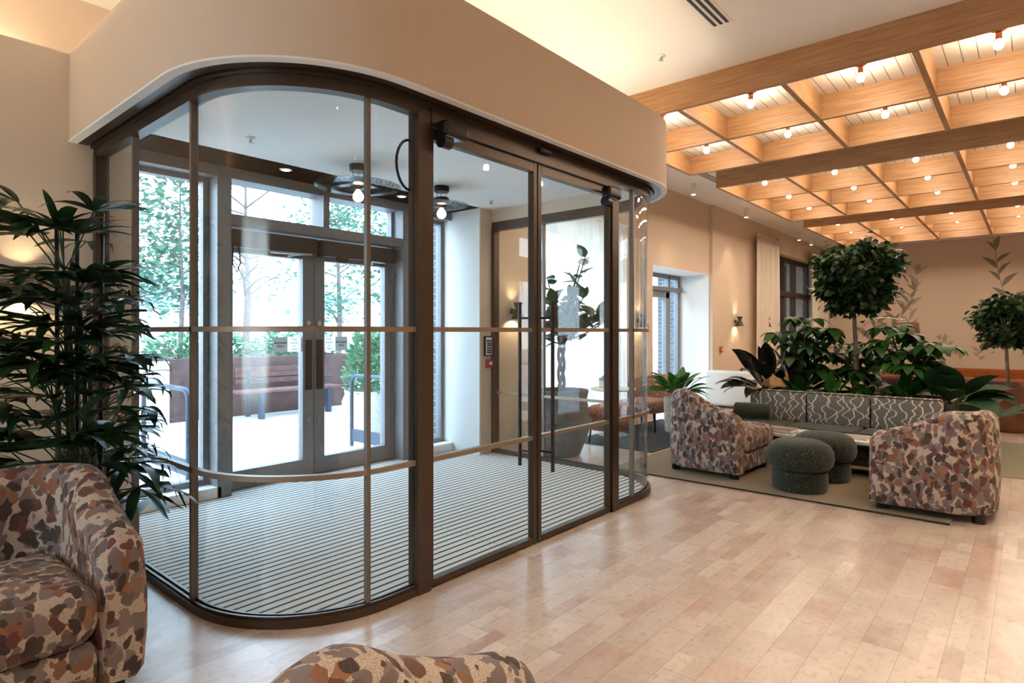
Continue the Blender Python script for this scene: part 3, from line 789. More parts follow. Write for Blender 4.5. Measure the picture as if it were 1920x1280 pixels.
def pendant(x, y, rad, label):
    t = thing('disc_ceiling_lamp', label, 'ceiling lamp', (x, y, HC), 0, 'rippled glass disc lamps in the entrance')
    MB().lathe([(.065, -.05), (.068, -.045), (.068, 0)], 28).build('ceiling_rose', M_blackm, t)
    for k in range(3):
        a = 2*pi*k/3+.4; MB().tube([(.045*cos(a), .045*sin(a), -.05), (.045*cos(a), .045*sin(a), -.10)], .0025, 6).build('rod', M_blackm, t)
    MB().lathe([(.068, -.15), (.068, -.105), (.06, -.10)], 28).build('lamp_holder', M_blackm, t)
    rg = []
    for j in range(9):
        q = j/8; rr = .05+(rad-.05)*q; rg.append((rr, -.165-.012*sin(q*pi)*1.5))
    prof = rg+[(rr, z-.005) for rr, z in reversed(rg)]
    MB().lathe(prof, 48, cap=False).build('glass_disc', M_ripple, t)
    MB().lathe([(.001, -.287), (.020, -.283), (.036, -.268), (.042, -.247), (.037, -.226), (.024, -.207), (.016, -.195), (.015, -.18)], 20).build('bulb', M_bulb_l, t)
    MB().lathe([(.018, -.192), (.02, -.19), (.02, -.15)], 18).build('bulb_cap', M_copper, t)
    return t
pendant(-4.0, 2.83, .33, 'larger rippled glass disc lamp left of the wide bronze post')
pendant(-4.02, 3.73, .24, 'smaller rippled glass disc lamp right of the wide bronze post')

# ================================================================== wall fittings
def sconce(x, y, z, label, first=[None], s=1.0):
    if first[0] is None:
        t = thing('wall_sconce', label, 'wall lamp', (x, y, z), 0, 'olive hourglass wall sconces')
        MB().box(0, .03, -.02, .02, -.03, .03).build('bracket', M_olive, t)
        pr = [(.056, .092), (.029, .025), (.082, -.092)]
        prof = pr+[(r_-.003, zz) for r_, zz in reversed(pr)]
        MB().lathe(prof+[prof[0]], 28, .095, 0, cap=False).build('lamp_shade', M_olive, t, 20)
        MB().sphere((.095, 0, -.03), .02, 8).build('bulb', M_shade_in, t)
        MB().sphere((.095, 0, .035), .014, 8).build('bulb', M_shade_in, t)
        first[0] = t
    else:
        t = copy_tree(first[0]); t.location = (x, y, z); t['label'] = label
sconce(XW, 5.14, 1.53, 'olive hourglass sconce seen through the lobby glass by the fiddle leaf tree')
sconce(XW, 7.98, 1.46, 'olive hourglass sconce between sheer curtain and side door recess')
sconce(-4.34, 11.65, 1.50, 'olive hourglass sconce left of the far cream curtain')
sconce(XW, .82, 1.57, 'olive hourglass sconce hidden behind the tall palm')
sconce(-4.34, 13.25, 1.50, 'olive hourglass sconce against the first cream curtain edge')
# remove last one if behind curtain
t = thing('key_panel', 'black framed call panel with navy name rows on entrance pier', 'panel', (XW, 4.745, 1.15))
MB().box(0, .02, -.062, .062, -.105, .105).build('frame', M_black, t, 0)
MB().box(.02, .022, -.047, .047, -.092, .092).build('screen', M_signwhite, t, 0)
for k, z in enumerate((.055, .03, .008, -.02, -.045, -.068)): MB().box(.022, .0235, -.035 if k else -.042, .042, z-.009, z+.009).build('name_strip', M_navyink, t, 0)
t = thing('fire_call_point', 'red square fire alarm call point below the call panel', 'alarm', (XW, 4.75, .965))
MB().rbox(0, .035, -.042, .042, -.045, .045, .008).build('case', M_red, t); MB().box(.035, .037, -.015, .03, -.012, .016).build('plate', M_signwhite, t, 0)
t = thing('fire_call_point', 'orange fire alarm call point on the wall right of recess', 'alarm', (-4.34, 10.95, .98))
MB().rbox(0, .035, -.05, .05, -.055, .055, .008).build('case', M_orangep, t); MB().box(.035, .037, -.02, .02, -.02, .02).build('plate', M_signwhite, t, 0)
tag(MB().rbox(-4.34, -4.26, 14.0, 14.12, 3.22, 3.34, .02).build('wall_speaker', M_black), 'small black speaker high on the wall above cream curtain', 'speaker')

# ================================================================== curtains
def curtain(name, label, x, y0, y1, z0, z1, mat, amp=.05, wl=.13, seed=1, flare=0, wave2=0):
    rnd = random.Random(seed); n = int((y1-y0)/.012); rows = []
    ph = [rnd.uniform(0, 6) for _ in range(4)]
    for j in range(13):
        q = j/12; z = z0+(z1-z0)*q; row = []
        for i in range(n+1):
            y = y0+(y1-y0)*i/n
            k = 2*pi*y/wl; d = sin(k+1.5*sin(y*2.3+ph[0])+ph[1])*.6+sin(k*.47+ph[2])*.4
            a = amp*(1-.35*q); yy = y+flare*(1-q)*((y-y0)/(y1-y0)-.3)
            row.append((x+d*a, yy, z))
        rows.append(row)
    m = MB().grid(rows)
    t = thing(name, label, 'curtain', (x, (y0+y1)/2, 0))
    m.xform(Matrix.Translation((-x, -(y0+y1)/2, 0))); o = m.build('fabric', mat, t, 60)
    s = o.modifiers.new('thick', 'SOLIDIFY'); s.thickness = .002
    mh = MB().box(-.012, .012, y0-(y0+y1)/2, y1-(y0+y1)/2, z1-.002, z1+.02); mh.build('curtain_rail', M_white, t, 0)
    return t
fill_curtain = curtain('sheer_curtain', 'white sheer curtain over the added fill window behind the viewer', 0, 0, 2.2, .1, 2.7, M_curtain, .04, .15, 9)  # added with the fill window to soften its reflection in the glass
fill_curtain.location = (-2.4, YF+.12, 0); fill_curtain.rotation_euler = (0, 0, pi/2)
curtain('sheer_curtain', 'white sheer curtain glowing with daylight behind the fiddle leaf tree', XW+.11, 5.55, 7.5, .03, 2.76, M_curtain, .05, .12, 3)
curtain('cream_curtain', 'cream curtain left of the dark framed window', -4.20, 12.5, 13.95, .03, 3.26, M_curtain2, .07, .19, 4, .1)
curtain('cream_curtain', 'cream curtain right of the dark framed window by leafy tree', -4.22, 16.5, 18.1, .03, 3.26, M_curtain2, .06, .2, 6)

# ================================================================== plants
def unit(v): 
    v = Vector(v); return v.normalized()
def leaf(mb, base, d, L, wd, shape='lance', bend=.6, fold=.12, n=7, up=None, twist=0, clamp=None):
    """a bent, folded leaf blade: 3 points across, n along"""
    p = Vector(base); d = Vector(d).normalized(); z = Vector((0, 0, 1))
    side = d.cross(z)
    side = side.normalized() if side.length > .05 else Vector((1, 0, 0))
    if twist: side = Matrix.Rotation(twist, 3, d) @ side
    vs = []; st = L/n
    for i in range(n+1):
        t = i/n
        if shape == 'lance': w = wd*(sin(pi*min(1, t*.96+.04))**.75)*(1-.25*t)
        elif shape == 'ovate': w = wd*(sin(pi*(t**.72)))**.8 if 0 < t < 1 else 0
        elif shape == 'obovate': w = wd*(sin(pi*(t**1.5)))**.7 if 0 < t < 1 else 0
        else: w = wd*sin(pi*t)
        w = max(w, .0008); nrm = side.cross(d)
        a = p+side*w+nrm*(fold*w); b_ = p-side*w+nrm*(fold*w)
        for q in (a, p, b_):
            q = Vector(q)
            if clamp: q = clamp(q)
            vs.append(q)
        p = p+d*st
        d = (d-z*(bend*st/L*(.4+t))).normalized(); s2 = side-d*side.dot(d); side = s2.normalized()
    fs = []
    for i in range(n):
        a = 3*i; fs += [(a, a+1, a+4, a+3), (a+1, a+2, a+5, a+4)]
    mb.add(vs, fs)
def dirv(az, el): return Vector((cos(az)*cos(el), sin(az)*cos(el), sin(el)))

# --- tall lady palm on the left
def lady_palm():
    rnd = random.Random(11); X, Y = -3.62, .90
    t = thing('potted_palm', 'tall dark green lady palm in a black pot by left wall', 'plant', (X, Y, 0))
    def cl(q):
        gy = Y0-.035-Y
        if q.y > gy and q.x > XW-X+.02: q.y = gy-.25*(q.y-gy)*0-.001*rnd.random()
        lx = XW-X+.03
        if q.x < lx: q.x = lx+.002*rnd.random()
        # keep clear of the armchair standing in front
        if q.z < .82 and q.y < -.08 and q.x > .3 and q.x < 1.2: q.y = max(q.y, -.08)
        if q.z < .5: q.z = .5-.2*(.5-q.z)
        return q
    fol = MB(); stem = MB()
    canes = [(-.09, -.03, 1.55), (.03, .05, 1.36), (.10, -.05, 1.50), (.16, .05, 1.05), (-.14, .04, 1.15), (0, -.11, 1.22), (.09, .1, .8), (.2, -.02, .72)]
    for cx, cy, hh in canes:
        lean = (rnd.uniform(-.10, .02), rnd.uniform(-.05, .02))
        pts = [(cx*.7+lean[0]*q*q, cy*.7+lean[1]*q*q, .36+(hh-.30)*q) for q in (0, .3, .6, 1)]
        stem.tube(pts, .011, 7)
        nl = int((hh-.30)/.07)
        for k in range(nl+3):
            q = min(1, .06+k/nl); bx, by, bz = cx*.7+lean[0]*q*q, cy*.7+lean[1]*q*q, .36+(hh-.30)*q
            az = rnd.uniform(-pi, pi)
            if rnd.random() < .35: az = rnd.uniform(-.6, .5)
            if rnd.random() < .25: az = rnd.uniform(-1.9, -.9)
            el = rnd.uniform(.15, 1.0)+.25*q; PL = rnd.uniform(.22, .46)*(1.1-.25*q)
            e = Vector((bx, by, bz))+dirv(az, el)*PL; e = cl(e)
            mid = (Vector((bx, by, bz))+e)/2+Vector((0, 0, .02))
            stem.tube([(bx, by, bz), mid, e], .0035, 5)
            nf = rnd.choice((5, 6, 7, 7, 8)); spread = 1.25
            for j in range(nf):
                ff = (j-(nf-1)/2)/((nf-1)/2)
                a2 = az+ff*spread+rnd.uniform(-.08, .08); L = rnd.uniform(.28, .42)*(1-.18*abs(ff)) 
                leaf(fol, e, dirv(a2, el*.45-.08-.12*abs(ff)+rnd.uniform(-.1, .1)), L, rnd.uniform(.021, .033), 'lance', rnd.uniform(.55, 1.3), .15, 7, twist=rnd.uniform(-.4, .4), clamp=cl)
    fol.build('foliage', M_palm, t, 0 or 60); stem.build('stem', M_stem, t)
    for sx_, sy_, hh in ((-.10, -.06, 1.91), (-.01, -.0, 1.85), (.13, .06, 1.88)):
        MB().tube([(sx_, sy_, .35), (sx_*1.2, sy_, hh)], .010, 8).build('support_stake', M_black, t)
    MB().lathe([(.14, 0), (.17, .03), (.205, .2), (.215, .36), (.21, .455), (.195, .462), (.188, .45), (.19, .40), (.001, .40)], 36).build('pot', M_blackpot, t)
    MB().lathe([(.187, .40), (.18, .415), (.001, .42)], 30).build('soil', M_soil, t)
lady_palm()

# --- standard ficus (ball head)
def standard_tree(x, y, zb, trunk_h, crown_c, rx, rz, nleaf, seed, label, potfn, leafL=.085, name='ficus_tree', mat=None, shape='ovate', wf=.34):
    rnd = random.Random(seed); t = thing(name, label, 'tree', (x, y, zb))
    m = MB(); top = crown_c-rz*.55
    pts = [(.012*sin(q*5), .012*cos(q*4)-.012, q*top) for q in [k/8 for k in range(9)]]
    m.tube(pts, [.028-.010*k/8 for k in range(9)], 10)
    for k in range(11):
        a = rnd.uniform(0, 2*pi); e = Vector((rx*.65*cos(a), rx*.65*sin(a), crown_c+rnd.uniform(-.35, .6)*rz))
        b0 = Vector((0, 0, top-rnd.uniform(0, .12))); mid = (b0+e)/2+Vector((0, 0, -.03)); mid.x *= .8; mid.y *= .8
        m.tube([b0, mid, e], [.013, .009, .004], 6)
    m.build('trunk', M_bark, t)
    fol = MB(); cl_ = []
    for k in range(95):
        a = rnd.uniform(0, 2*pi); q = rnd.random()**.8; z = crown_c-rz*.95+2*rz*.92*q
        prof_ = (.42+.62*q**.7)*(1 if q < .8 else 1-.9*(q-.8)**1.0*1.6); rr = rx*prof_*(rnd.random()**.35)*rnd.uniform(.85, 1.08)
        cl_.append(Vector((rr*cos(a), rr*sin(a), z)))
    for k in range(nleaf):
        c = cl_[k % 95]; p = c+Vector((rnd.gauss(0, .055), rnd.gauss(0, .055), rnd.gauss(0, .05)-.02))
        d = Vector((p.x, p.y, 0)).normalized()*.7+Vector((rnd.uniform(-.7, .7), rnd.uniform(-.7, .7), rnd.uniform(-.9, .25)))
        L = leafL*rnd.uniform(.65, 1.25)
        leaf(fol, p, d, L, L*wf, shape, .8, .15, 3, twist=rnd.uniform(-1, 1))
    fol.build('foliage', mat or M_ficus, t, 60)
    if potfn: potfn(t)
    return t

# sofa planter: trough box with soil behind the sofa
PXA, PXB, PYA, PYB = -2.50, -.60, 7.27, 8.15
t = thing('planter_box', 'long dark planter trough behind the patterned sofa backs', 'planter', (-1.55, 7.7, 0))
m = MB(); bw = (PXB-PXA)/2; bh = (PYB-PYA)/2
m.box(-bw, bw, -bh, -bh+.03, 0, .60); m.box(-bw, bw, bh-.03, bh, 0, .60); m.box(-bw, -bw+.03, -bh+.03, bh-.03, 0, .6); m.box(bw-.03, bw, -bh+.03, bh-.03, 0, .6); m.box(-bw+.03, bw-.03, -bh+.03, bh-.03, 0, .03)
m.build('trough', M_darkwood, t, 0)
MB().box(-bw+.03, bw-.03, -bh+.03, bh-.03, .03, .55).build('soil', M_soil, t, 0)
standard_tree(-1.53, 7.80, .55, 1, 1.40, .455, .38, 3600, 5, 'tall round headed weeping fig rising from the planter trough', None, .085)
t_ = None
# big brown pot with ficus on the right
def brownpot(t):
    MB().lathe([(.20, 0), (.22, .02), (.29, .30), (.315, .46), (.30, .53), (.31, .56), (.31, .585), (.285, .585), (.28, .52), (.001, .52)], 40).build('pot', M_terra, t)
    MB().lathe([(.279, .52), (.27, .53), (.001, .535)], 30).build('soil', M_soil, t)
standard_tree(-.25, 10.3, 0, 1, 1.47, .365, .30, 2300, 9, 'ball headed potted fig in a brown glazed urn at right', brownpot, .085)

# umbrella plants (schefflera)
def schefflera(x, y, zb, hgt, nst, seed, label, rad=.5, cl=None):
    rnd = random.Random(seed); t = thing('umbrella_plant', label, 'plant', (x, y, zb)); fol = MB(); st = MB()
    for s_ in range(nst):
        a = 2*pi*s_/nst+rnd.uniform(-.4, .4); ln = rnd.uniform(.1, .45); hh = hgt*rnd.uniform(.65, 1)
        pts = [(.03*cos(a)+ln*rad*cos(a)*q*q, .03*sin(a)+ln*rad*sin(a)*q*q, hh*q) for q in (0, .35, .7, 1)]
        st.tube(pts, [.012, .010, .008, .006], 6)
        for k in range(7):
            q = .34+.66*k/6; bx, by, bz = .03*cos(a)+ln*rad*cos(a)*q*q, .03*sin(a)+ln*rad*sin(a)*q*q, hh*q
            az = k*2.4+rnd.uniform(-.5, .5); el = rnd.uniform(.0, .8); e = Vector((bx, by, bz))+dirv(az, el)*rnd.uniform(.16, .28)
            if cl: e = cl(e)
            st.tube([(bx, by, bz), (Vector((bx, by, bz))+e)/2+Vector((0, 0, .02)), e], .004, 5)
            nf = rnd.choice((6, 7, 8))
            for j in range(nf):
                a2 = 2*pi*j/nf+az; L = rnd.uniform(.17, .25)
                leaf(fol, e, dirv(a2, rnd.uniform(-.35, .05)), L, L*.24, 'ovate', 1.7, .12, 6, twist=rnd.uniform(-.2, .2), clamp=cl)
    fol.build('foliage', M_scheff, t, 60); st.build('stem', M_stem, t); return t
schefflera(-2.06, 7.75, .55, .92, 5, 3, 'umbrella plant left of the fig trunk in the planter trough')
schefflera(-1.02, 7.70, .55, .80, 5, 8, 'umbrella plant right of the fig trunk in the planter trough')
schefflera(-1.58, 8.02, .55, .50, 3, 15, 'umbrella plant low behind the fig trunk in the planter trough')
# rubber plants, lilies, broad leaves in the trough
def rosette(name, label, x, y, zb, n, L, wf, mat, seed, shape='ovate', el=(.2, 1.3), stem=.25, az=None, bend=1.0, pot=None, cat='plant', nseg=7, cl=None):
    rnd = random.Random(seed); t = thing(name, label, cat, (x, y, zb)); fol = MB(); st = MB()
    for k in range(n):
        a = (k*2.4+rnd.uniform(-.3, .3)) if az is None else rnd.uniform(*az); e_ = rnd.uniform(*el)
        s_ = stem*rnd.uniform(.6, 1.2); p = Vector((0, 0, 0))+dirv(a, .2)*.02; e = p+dirv(a, max(.5, e_))*s_
        if cl: e = cl(e)
        st.tube([p, (p+e)/2+Vector((0, 0, .01)), e], .004, 5); LL = L*rnd.uniform(.7, 1.15)
        leaf(fol, e, dirv(a, e_), LL, LL*wf, shape, bend*rnd.uniform(.6, 1.3), .18, nseg, twist=rnd.uniform(-.5, .5), clamp=cl)
    fol.build('foliage', mat, t, 60); st.build('stem', M_stem, t)
    if pot: pot(t)
    return t
rosette('rubber_plant', 'dark glossy rubber plant with drooping leaves at the planter left end', -2.38, 7.52, .53, 17, .44, .22, M_rubber, 21, az=(2.3, 4.9), el=(.1, 1.45), stem=.24, bend=1.5)
rosette('rubber_plant', 'dark upright rubber plant in the trough behind the first sofa back', -2.12, 7.62, .53, 11, .38, .24, M_rubber, 22, el=(.3, 1.5), stem=.25)
for k, (px, py, sd, lb) in enumerate(((-2.05, 7.5, 31, 'low peace lily behind the first patterned sofa back'), (-1.70, 7.46, 32, 'low peace lily beside the fig trunk'), (-1.35, 7.48, 33, 'low peace lily behind the middle patterned sofa back'), (-1.05, 7.5, 34, 'low peace lily behind the third patterned sofa back'))):
    rosette('peace_lily', lb, px, py, .54, 16, .24, .22, M_lily if k in (1,) else M_scheff, sd, el=(.1, 1.2), stem=.12, bend=1.2)
rosette('broad_leaf_plant', 'broad leaved philodendron spilling over the planter right end', -.66, 7.70, .50, 12, .42, .30, M_bigleaf, 41, az=(-1.9, 1.2), el=(.0, 1.0), stem=.20, bend=1.5)
rosette('broad_leaf_plant', 'dark banana leaved plant beyond the planter right end', -.56, 8.55, .2, 10, .46, .22, M_bigleaf, 43, el=(.3, 1.2), stem=.3, bend=1.3)
# peace lily by the side recess
def whitepot(t): 
    MB().lathe([(.12, -.44), (.15, -.42), (.17, -.05), (.17, 0), (.15, 0), (.145, -.04), (.001, -.04)], 28).build('pot', M_whitepot, t)
rosette('peace_lily', 'bushy peace lily in a pale pot before the side recess', -3.32, 7.02, .50, 38, .30, .20, M_lily, 51, el=(-.05, 1.2), stem=.16, bend=1.2, pot=whitepot)

# fiddle leaf tree by the sheer curtain
def fiddle():
    rnd = random.Random(77); X, Y = -3.80, 5.25
    t = thing('fiddle_leaf_tree', 'fiddle leaf tree with twisted trunk in a wide grey bowl', 'tree', (X, Y, 0))
    def cl(q):
        q.x = max(q.x, XW-X+.20); q.y = max(q.y, Y1+.03-Y); return q
    def cb(q):
        q.x = max(q.x, -.27); q.y = max(q.y, -.20); return q
    m = MB()
    for ph in (0, pi*.66, pi*1.33):
        pts = [(.03*cos(ph+q*9), .03*sin(ph+q*9), .5+.85*q) for q in [k/14 for k in range(15)]]
        m.tube(pts, .018, 8)
    br = []
    for k in range(27):
        a = k*2.4; el = rnd.uniform(.25, 1.4); L = rnd.uniform(.25, .62)
        if k < 5: a = rnd.uniform(.1, 1.0); el = rnd.uniform(.1, .5); L = rnd.uniform(.5, .68)
        if k in (5, 6): a = -2.4+.5*k; el = 1.25; L = .8
        b0 = Vector((0, 0, rnd.uniform(1.15, 1.36))); e = cb(b0+dirv(a, el)*L); mid = (b0+e)/2+Vector((0, 0, -.03))
        m.tube([b0, mid, e], [.010, .007, .004], 6); br.append((b0, mid, e, a))
    m.build('trunk', M_bark2, t); fol = MB()
    for b0, mid, e, a in br:
        for j in range(8):
            q = .25+.75*j/7; p = b0.lerp(mid, q*2) if q < .5 else mid.lerp(e, q*2-1)
            L = rnd.uniform(.13, .20)
            leaf(fol, p, dirv(a+j*2.4+rnd.uniform(-.4, .4), rnd.uniform(-.3, 1.1)), L, L*.31, 'ovate', .5, .1, 5, twist=rnd.uniform(-.6, .6), clamp=cl)
    fol.build('foliage', M_fiddle, t, 60)
    MB().lathe([(.17, 0), (.20, .015), (.31, .30), (.325, .37), (.30, .42), (.27, .60), (.285, .66), (.285, .69), (.255, .69), (.25, .64), (.001, .62)], 44).build('pot', M_greypot, t)
    MB().lathe([(.249, .62), (.001, .635)], 30).build('soil', M_soil, t)
fiddle()

# ================================================================== seating
def swoop_chair(name, label, loc, rz, mirror, group, mat=None):
    """armchair facing +y; back at -y, tall end at +x (or -x when mirrored), open on the other side"""
    t = thing(name, label, 'armchair', loc, rz, group); mat = mat or M_leaf_fabric
    Wd, Dp, T = .76, .86, .15; hw = Wd/2; hd = Dp/2
    r = .19; pts = []   # centre line of the shell
    xs = -hw+.02; yb = -hd+T/2
    n1 = 18
    for k in range(n1+1): pts.append((xs+(hw-T/2-r-xs)*k/n1, yb, 0))
    for k in range(1, 9):
        a = -pi/2+(pi/2)*k/8; pts.append((hw-T/2-r+r*cos(a), yb+r+r*sin(a), 1))
    for k in range(1, 11): pts.append((hw-T/2, yb+r+(hd-.10-(yb+r))*k/10, 2))
    HP = ((-.40, .53), (-.36, .555), (-.30, .578), (-.21, .605), (-.13, .632), (-.02, .680), (.07, .735), (.14, .76), (.5, .76))
    def prof_h(x):
        for (a, ha), (b_, hb) in zip(HP, HP[1:]):
            if x <= b_: return ha+(hb-ha)*max(0, (x-a)/(b_-a))
        return .755
    def ss(q): q = max(0, min(1, q)); return q*q*(3-2*q)
    N = len(pts); rows = []
    for i, (x, y, sg) in enumerate(pts):
        a = pts[max(0, i-1)]; b_ = pts[min(N-1, i+1)]; dx, dy = b_[0]-a[0], b_[1]-a[1]; L = sqrt(dx*dx+dy*dy); nx, ny = dy/L, -dx/L
        if sg == 0: h = prof_h(x)
        elif sg == 1: h = .755
        else: h = .755-.17*ss((y-(-.15))/.45)
        h = min(h, .755)
        if i == N-1: h -= .03
        e0 = i/2.5; e1 = (N-1-i)/2.5; e = min(1, e0+.25, e1+.25); th = T/2*(1-(1-e)**2)**.5 if e < 1 else T/2
        if i == 0: h -= .035
        if i == 1: h -= .008
        bl = .012; ring = []
        ring.append((x+nx*(th-.015), y+ny*(th-.015), .055))
        ring.append((x+nx*(th+.0), y+ny*(th+.0), .075)); ring.append((x+nx*(th+bl), y+ny*(th+bl), .22)); ring.append((x+nx*(th+bl), y+ny*(th+bl), h-.22))
        for k in range(9):
            an = pi*k/8; rr = min(th, .075); ring.append((x+nx*(th)*cos(an), y+ny*(th)*cos(an), h-rr+rr*sin(an)))
        ring.append((x-nx*th, y-ny*th, .30)); ring.append((x-nx*th, y-ny*th, .06))
        rows.append(ring)
    m = MB().grid(rows); M_ = len(rows[0])
    m.add(rows[0], [tuple(range(M_))]); m.add(rows[-1], [tuple(reversed(range(M_)))])
    base = MB().rbox(-hw+.02, hw-T-.005, -hd+T+.0, hd-.03, .055, .215, .04)
    seat = MB().rbox(-hw+.005, hw-T-.004, -hd+T-.01, hd, .205, .425, .085, 5, .02)
    pip = MB()   # piping seam along outer top edge
    pl = []
    for i, (x, y, sg) in enumerate(pts):
        if i < 1 or i > N-2: continue
        rg = rows[i]; p = rg[5]; pl.append(p)
    pip.tube(pl, .0045, 6)
    legs = []
    for lx, ly in ((-hw+.09, -hd+.09), (hw-.10, -hd+.10), (-hw+.09, hd-.12), (hw-.10, hd-.16)):
        legs.append(MB().cyl(lx, ly, 0.001, .058, .038, 14))
    if mirror:
        for q in [m, base, seat, pip]+legs:
            q.v = [(-a, b_, c) for a, b_, c in q.v]; q.f = [tuple(reversed(f)) for f in q.f]
    m.build('backrest', mat, t, 50, merge=True); base.build('base', mat, t, 50, merge=True); seat.build('seat_cushion', mat, t, 50, merge=True); pip.build('piping', mat, t)
    for l in legs: l.build('leg', M_black, t)
    return t
G_ = 'leaf patterned swoop back armchairs'
swoop_chair('armchair', 'leaf patterned armchair left of the ottomans, back to the entrance floor', (-2.27, 5.70, 0), radians(-2), True, G_)
swoop_chair('armchair', 'leaf patterned armchair right of the ottomans at frame right', (-.56, 5.53, 0), radians(1), False, G_)
swoop_chair('armchair', 'large leaf patterned armchair filling the lower left corner', (-2.83, .40, 0), radians(180), False, G_)
crest = swoop_chair('armchair', 'leaf patterned armchair cropped by the bottom edge, only its crest showing', (-.53, .71, 0), radians(-90), False, G_)
crest.scale = (1, 1, 1.025)

def ottoman(x, y, label):
    t = thing('ottoman', label, 'ottoman', (x, y, 0), 0, 'green boucle mushroom ottomans')
    MB().lathe([(.19, .001), (.208, .02), (.212, .10), (.208, .17), (.18, .19)], 40).build('base', M_green_boucle, t)
    MB().lathe([(.18, .185), (.225, .19), (.248, .22), (.258, .27), (.250, .33), (.225, .375), (.17, .405), (.09, .418), (.001, .42)], 44).build('seat_cushion', M_green_boucle, t)
ottoman(-1.46, 5.36, 'front dark green mushroom ottoman nearest the open floor'); ottoman(-1.40, 5.90-.02, 'rear dark green mushroom ottoman half hidden behind the front one')

# sofa
t = thing('sofa', 'low olive bench sofa with patterned back cushions', 'sofa', (-1.55, 6.95, 0))
MB().box(-.95, .95, -.30, .30, .03, .19).build('base', M_olive_velvet, t, 0)
for k in range(3): MB().rbox(-1.07+k*.66, -1.07+k*.66+.655, -.335, .15, .185, .325, .035, 4, .008).build('seat_cushion', M_olive_velvet, t)
sq_lab = ['left', 'middle', 'right']
for k in range(3):
    c = MB().rbox(-.925+k*.61, -.925+k*.61+.598, .155, .295, .31, .645, .025)
    o = c.build('back_cushion', M_squiggle, t); o['label'] = sq_lab[k]+' grey striped back cushion with white squiggles'
    pp = [(-.905+k*.61, .16, .637), (-.905+k*.61+.565, .16, .637)]
    MB().tube(pp, .006, 6).build('piping', M_black, o)
t = MB(); t.lathe([(.001, -.19), (.07, -.19), (.088, -.175), (.09, 0), (.088, .175), (.07, .19), (.001, .19)], 28)
t.xform(Matrix.Translation((-2.36, 6.86, .425)) @ Matrix.Rotation(radians(10), 4, 'Z') @ Matrix.Rotation(pi/2, 4, 'Y'))
tag(t.build('bolster_cushion', M_olive_velvet), 'olive cylinder bolster on the left end of sofa', 'cushion')
# coffee table
t = thing('coffee_table', 'low white marble topped coffee table with dark legs', 'table', (-1.36, 6.30, 0))
bevel(MB().box(-.62, .62, -.20, .22, .295, .325).build('tabletop', M_marble, t, 0), .004)
for sx_ in (-.56, .56):
    for sy_ in (-.15, .17): MB().box(sx_-.02, sx_+.02, sy_-.02, sy_+.02, 0.008, .295).build('leg', M_blackm, t, 0)
MB().box(-.56, .56, -.15, .17, .10, .125).build('shelf', M_darkwood, t, 0)
t = thing('book', 'thick pale book lying on the coffee table', 'book', (-1.86, 6.22, .326), radians(-8))
MB().box(-.13, .13, -.085, .085, 0, .006).box(-.13, .13, -.085, .085, .037, .043).box(-.13, -.126, -.085, .085, 0, .043).build('cover', M_book, t, 0)
MB().box(-.124, .126, -.081, .081, .0065, .0365).build('pages', M_paper, t, 0)
for k, (px, py, rz, col, lb) in enumerate(((-1.50, 6.34, .2, '#54504e', 'dark magazine left of two on the coffee table'), (-1.26, 6.30, -.1, '#a9a39c', 'pale magazine beside the dark one on the table'))):
    t = thing('magazine', lb, 'magazine', (px, py, .326), rz, 'magazines on the coffee table')
    MB().box(-.14, .14, -.09, .09, 0, .002).box(-.14, .14, -.09, .09, .010, .012).build('cover', simple('magazine_cover', col, .4, 0, .25, 9), t, 0)
    MB().box(-.138, .138, -.088, .088, .0022, .0098).build('pages', M_paper, t, 0)
# end table at sofa left
t = thing('side_table', 'low square side table at the left end of sofa', 'table', (-2.86, 6.95, 0))
MB().box(-.22, .22, -.2, .2, .36, .385).build('tabletop', M_table_top, t, 0)
for sx_ in (-.19, .19):
    for sy_ in (-.17, .17): MB().box(sx_-.015, sx_+.015, sy_-.015, sy_+.015, 0.001, .36).build('leg', M_copper, t, 0)
t = thing('magazine', 'pale glossy magazine on the side table by bolster', 'magazine', (-2.82, 6.92, .386), .3)
MB().box(-.12, .12, -.09, .09, 0, .002).box(-.12, .12, -.09, .09, .014, .016).build('cover', simple('glossy_cover', '#9fa6b8', .2, 0, .25, 9), t, 0)
MB().box(-.118, .118, -.088, .088, .0022, .0138).build('pages', M_paper, t, 0)
# rugs
def rug(name, label, x0, x1, y0, y1, mat, h=.008):
    o = MB().rbox(x0, x1, y0, y1, .0005, h, .004).build(name, mat); tag(o, label, 'rug'); return o
rug('rug', 'flat jute rug with dark edge under the lounge seats', -3.06, -.42, 5.02, 7.2, M_jute)
tag(MB().rbox(-3.085, -3.045, 5.0, 5.06, .0005, .03, .012).tube([(-3.06, 5.01, .009), (-.42, 5.01, .009)], .006, 6).build('rug_binding', M_black), 'dark binding along the front edge of jute rug', 'rug edge')
rug('rug', 'pale green rug beyond the right armchair near urn', -.9, .2, 7.0, 9.2, simple('sage_rug', '#8a8570', .95, 0, .08, 90))
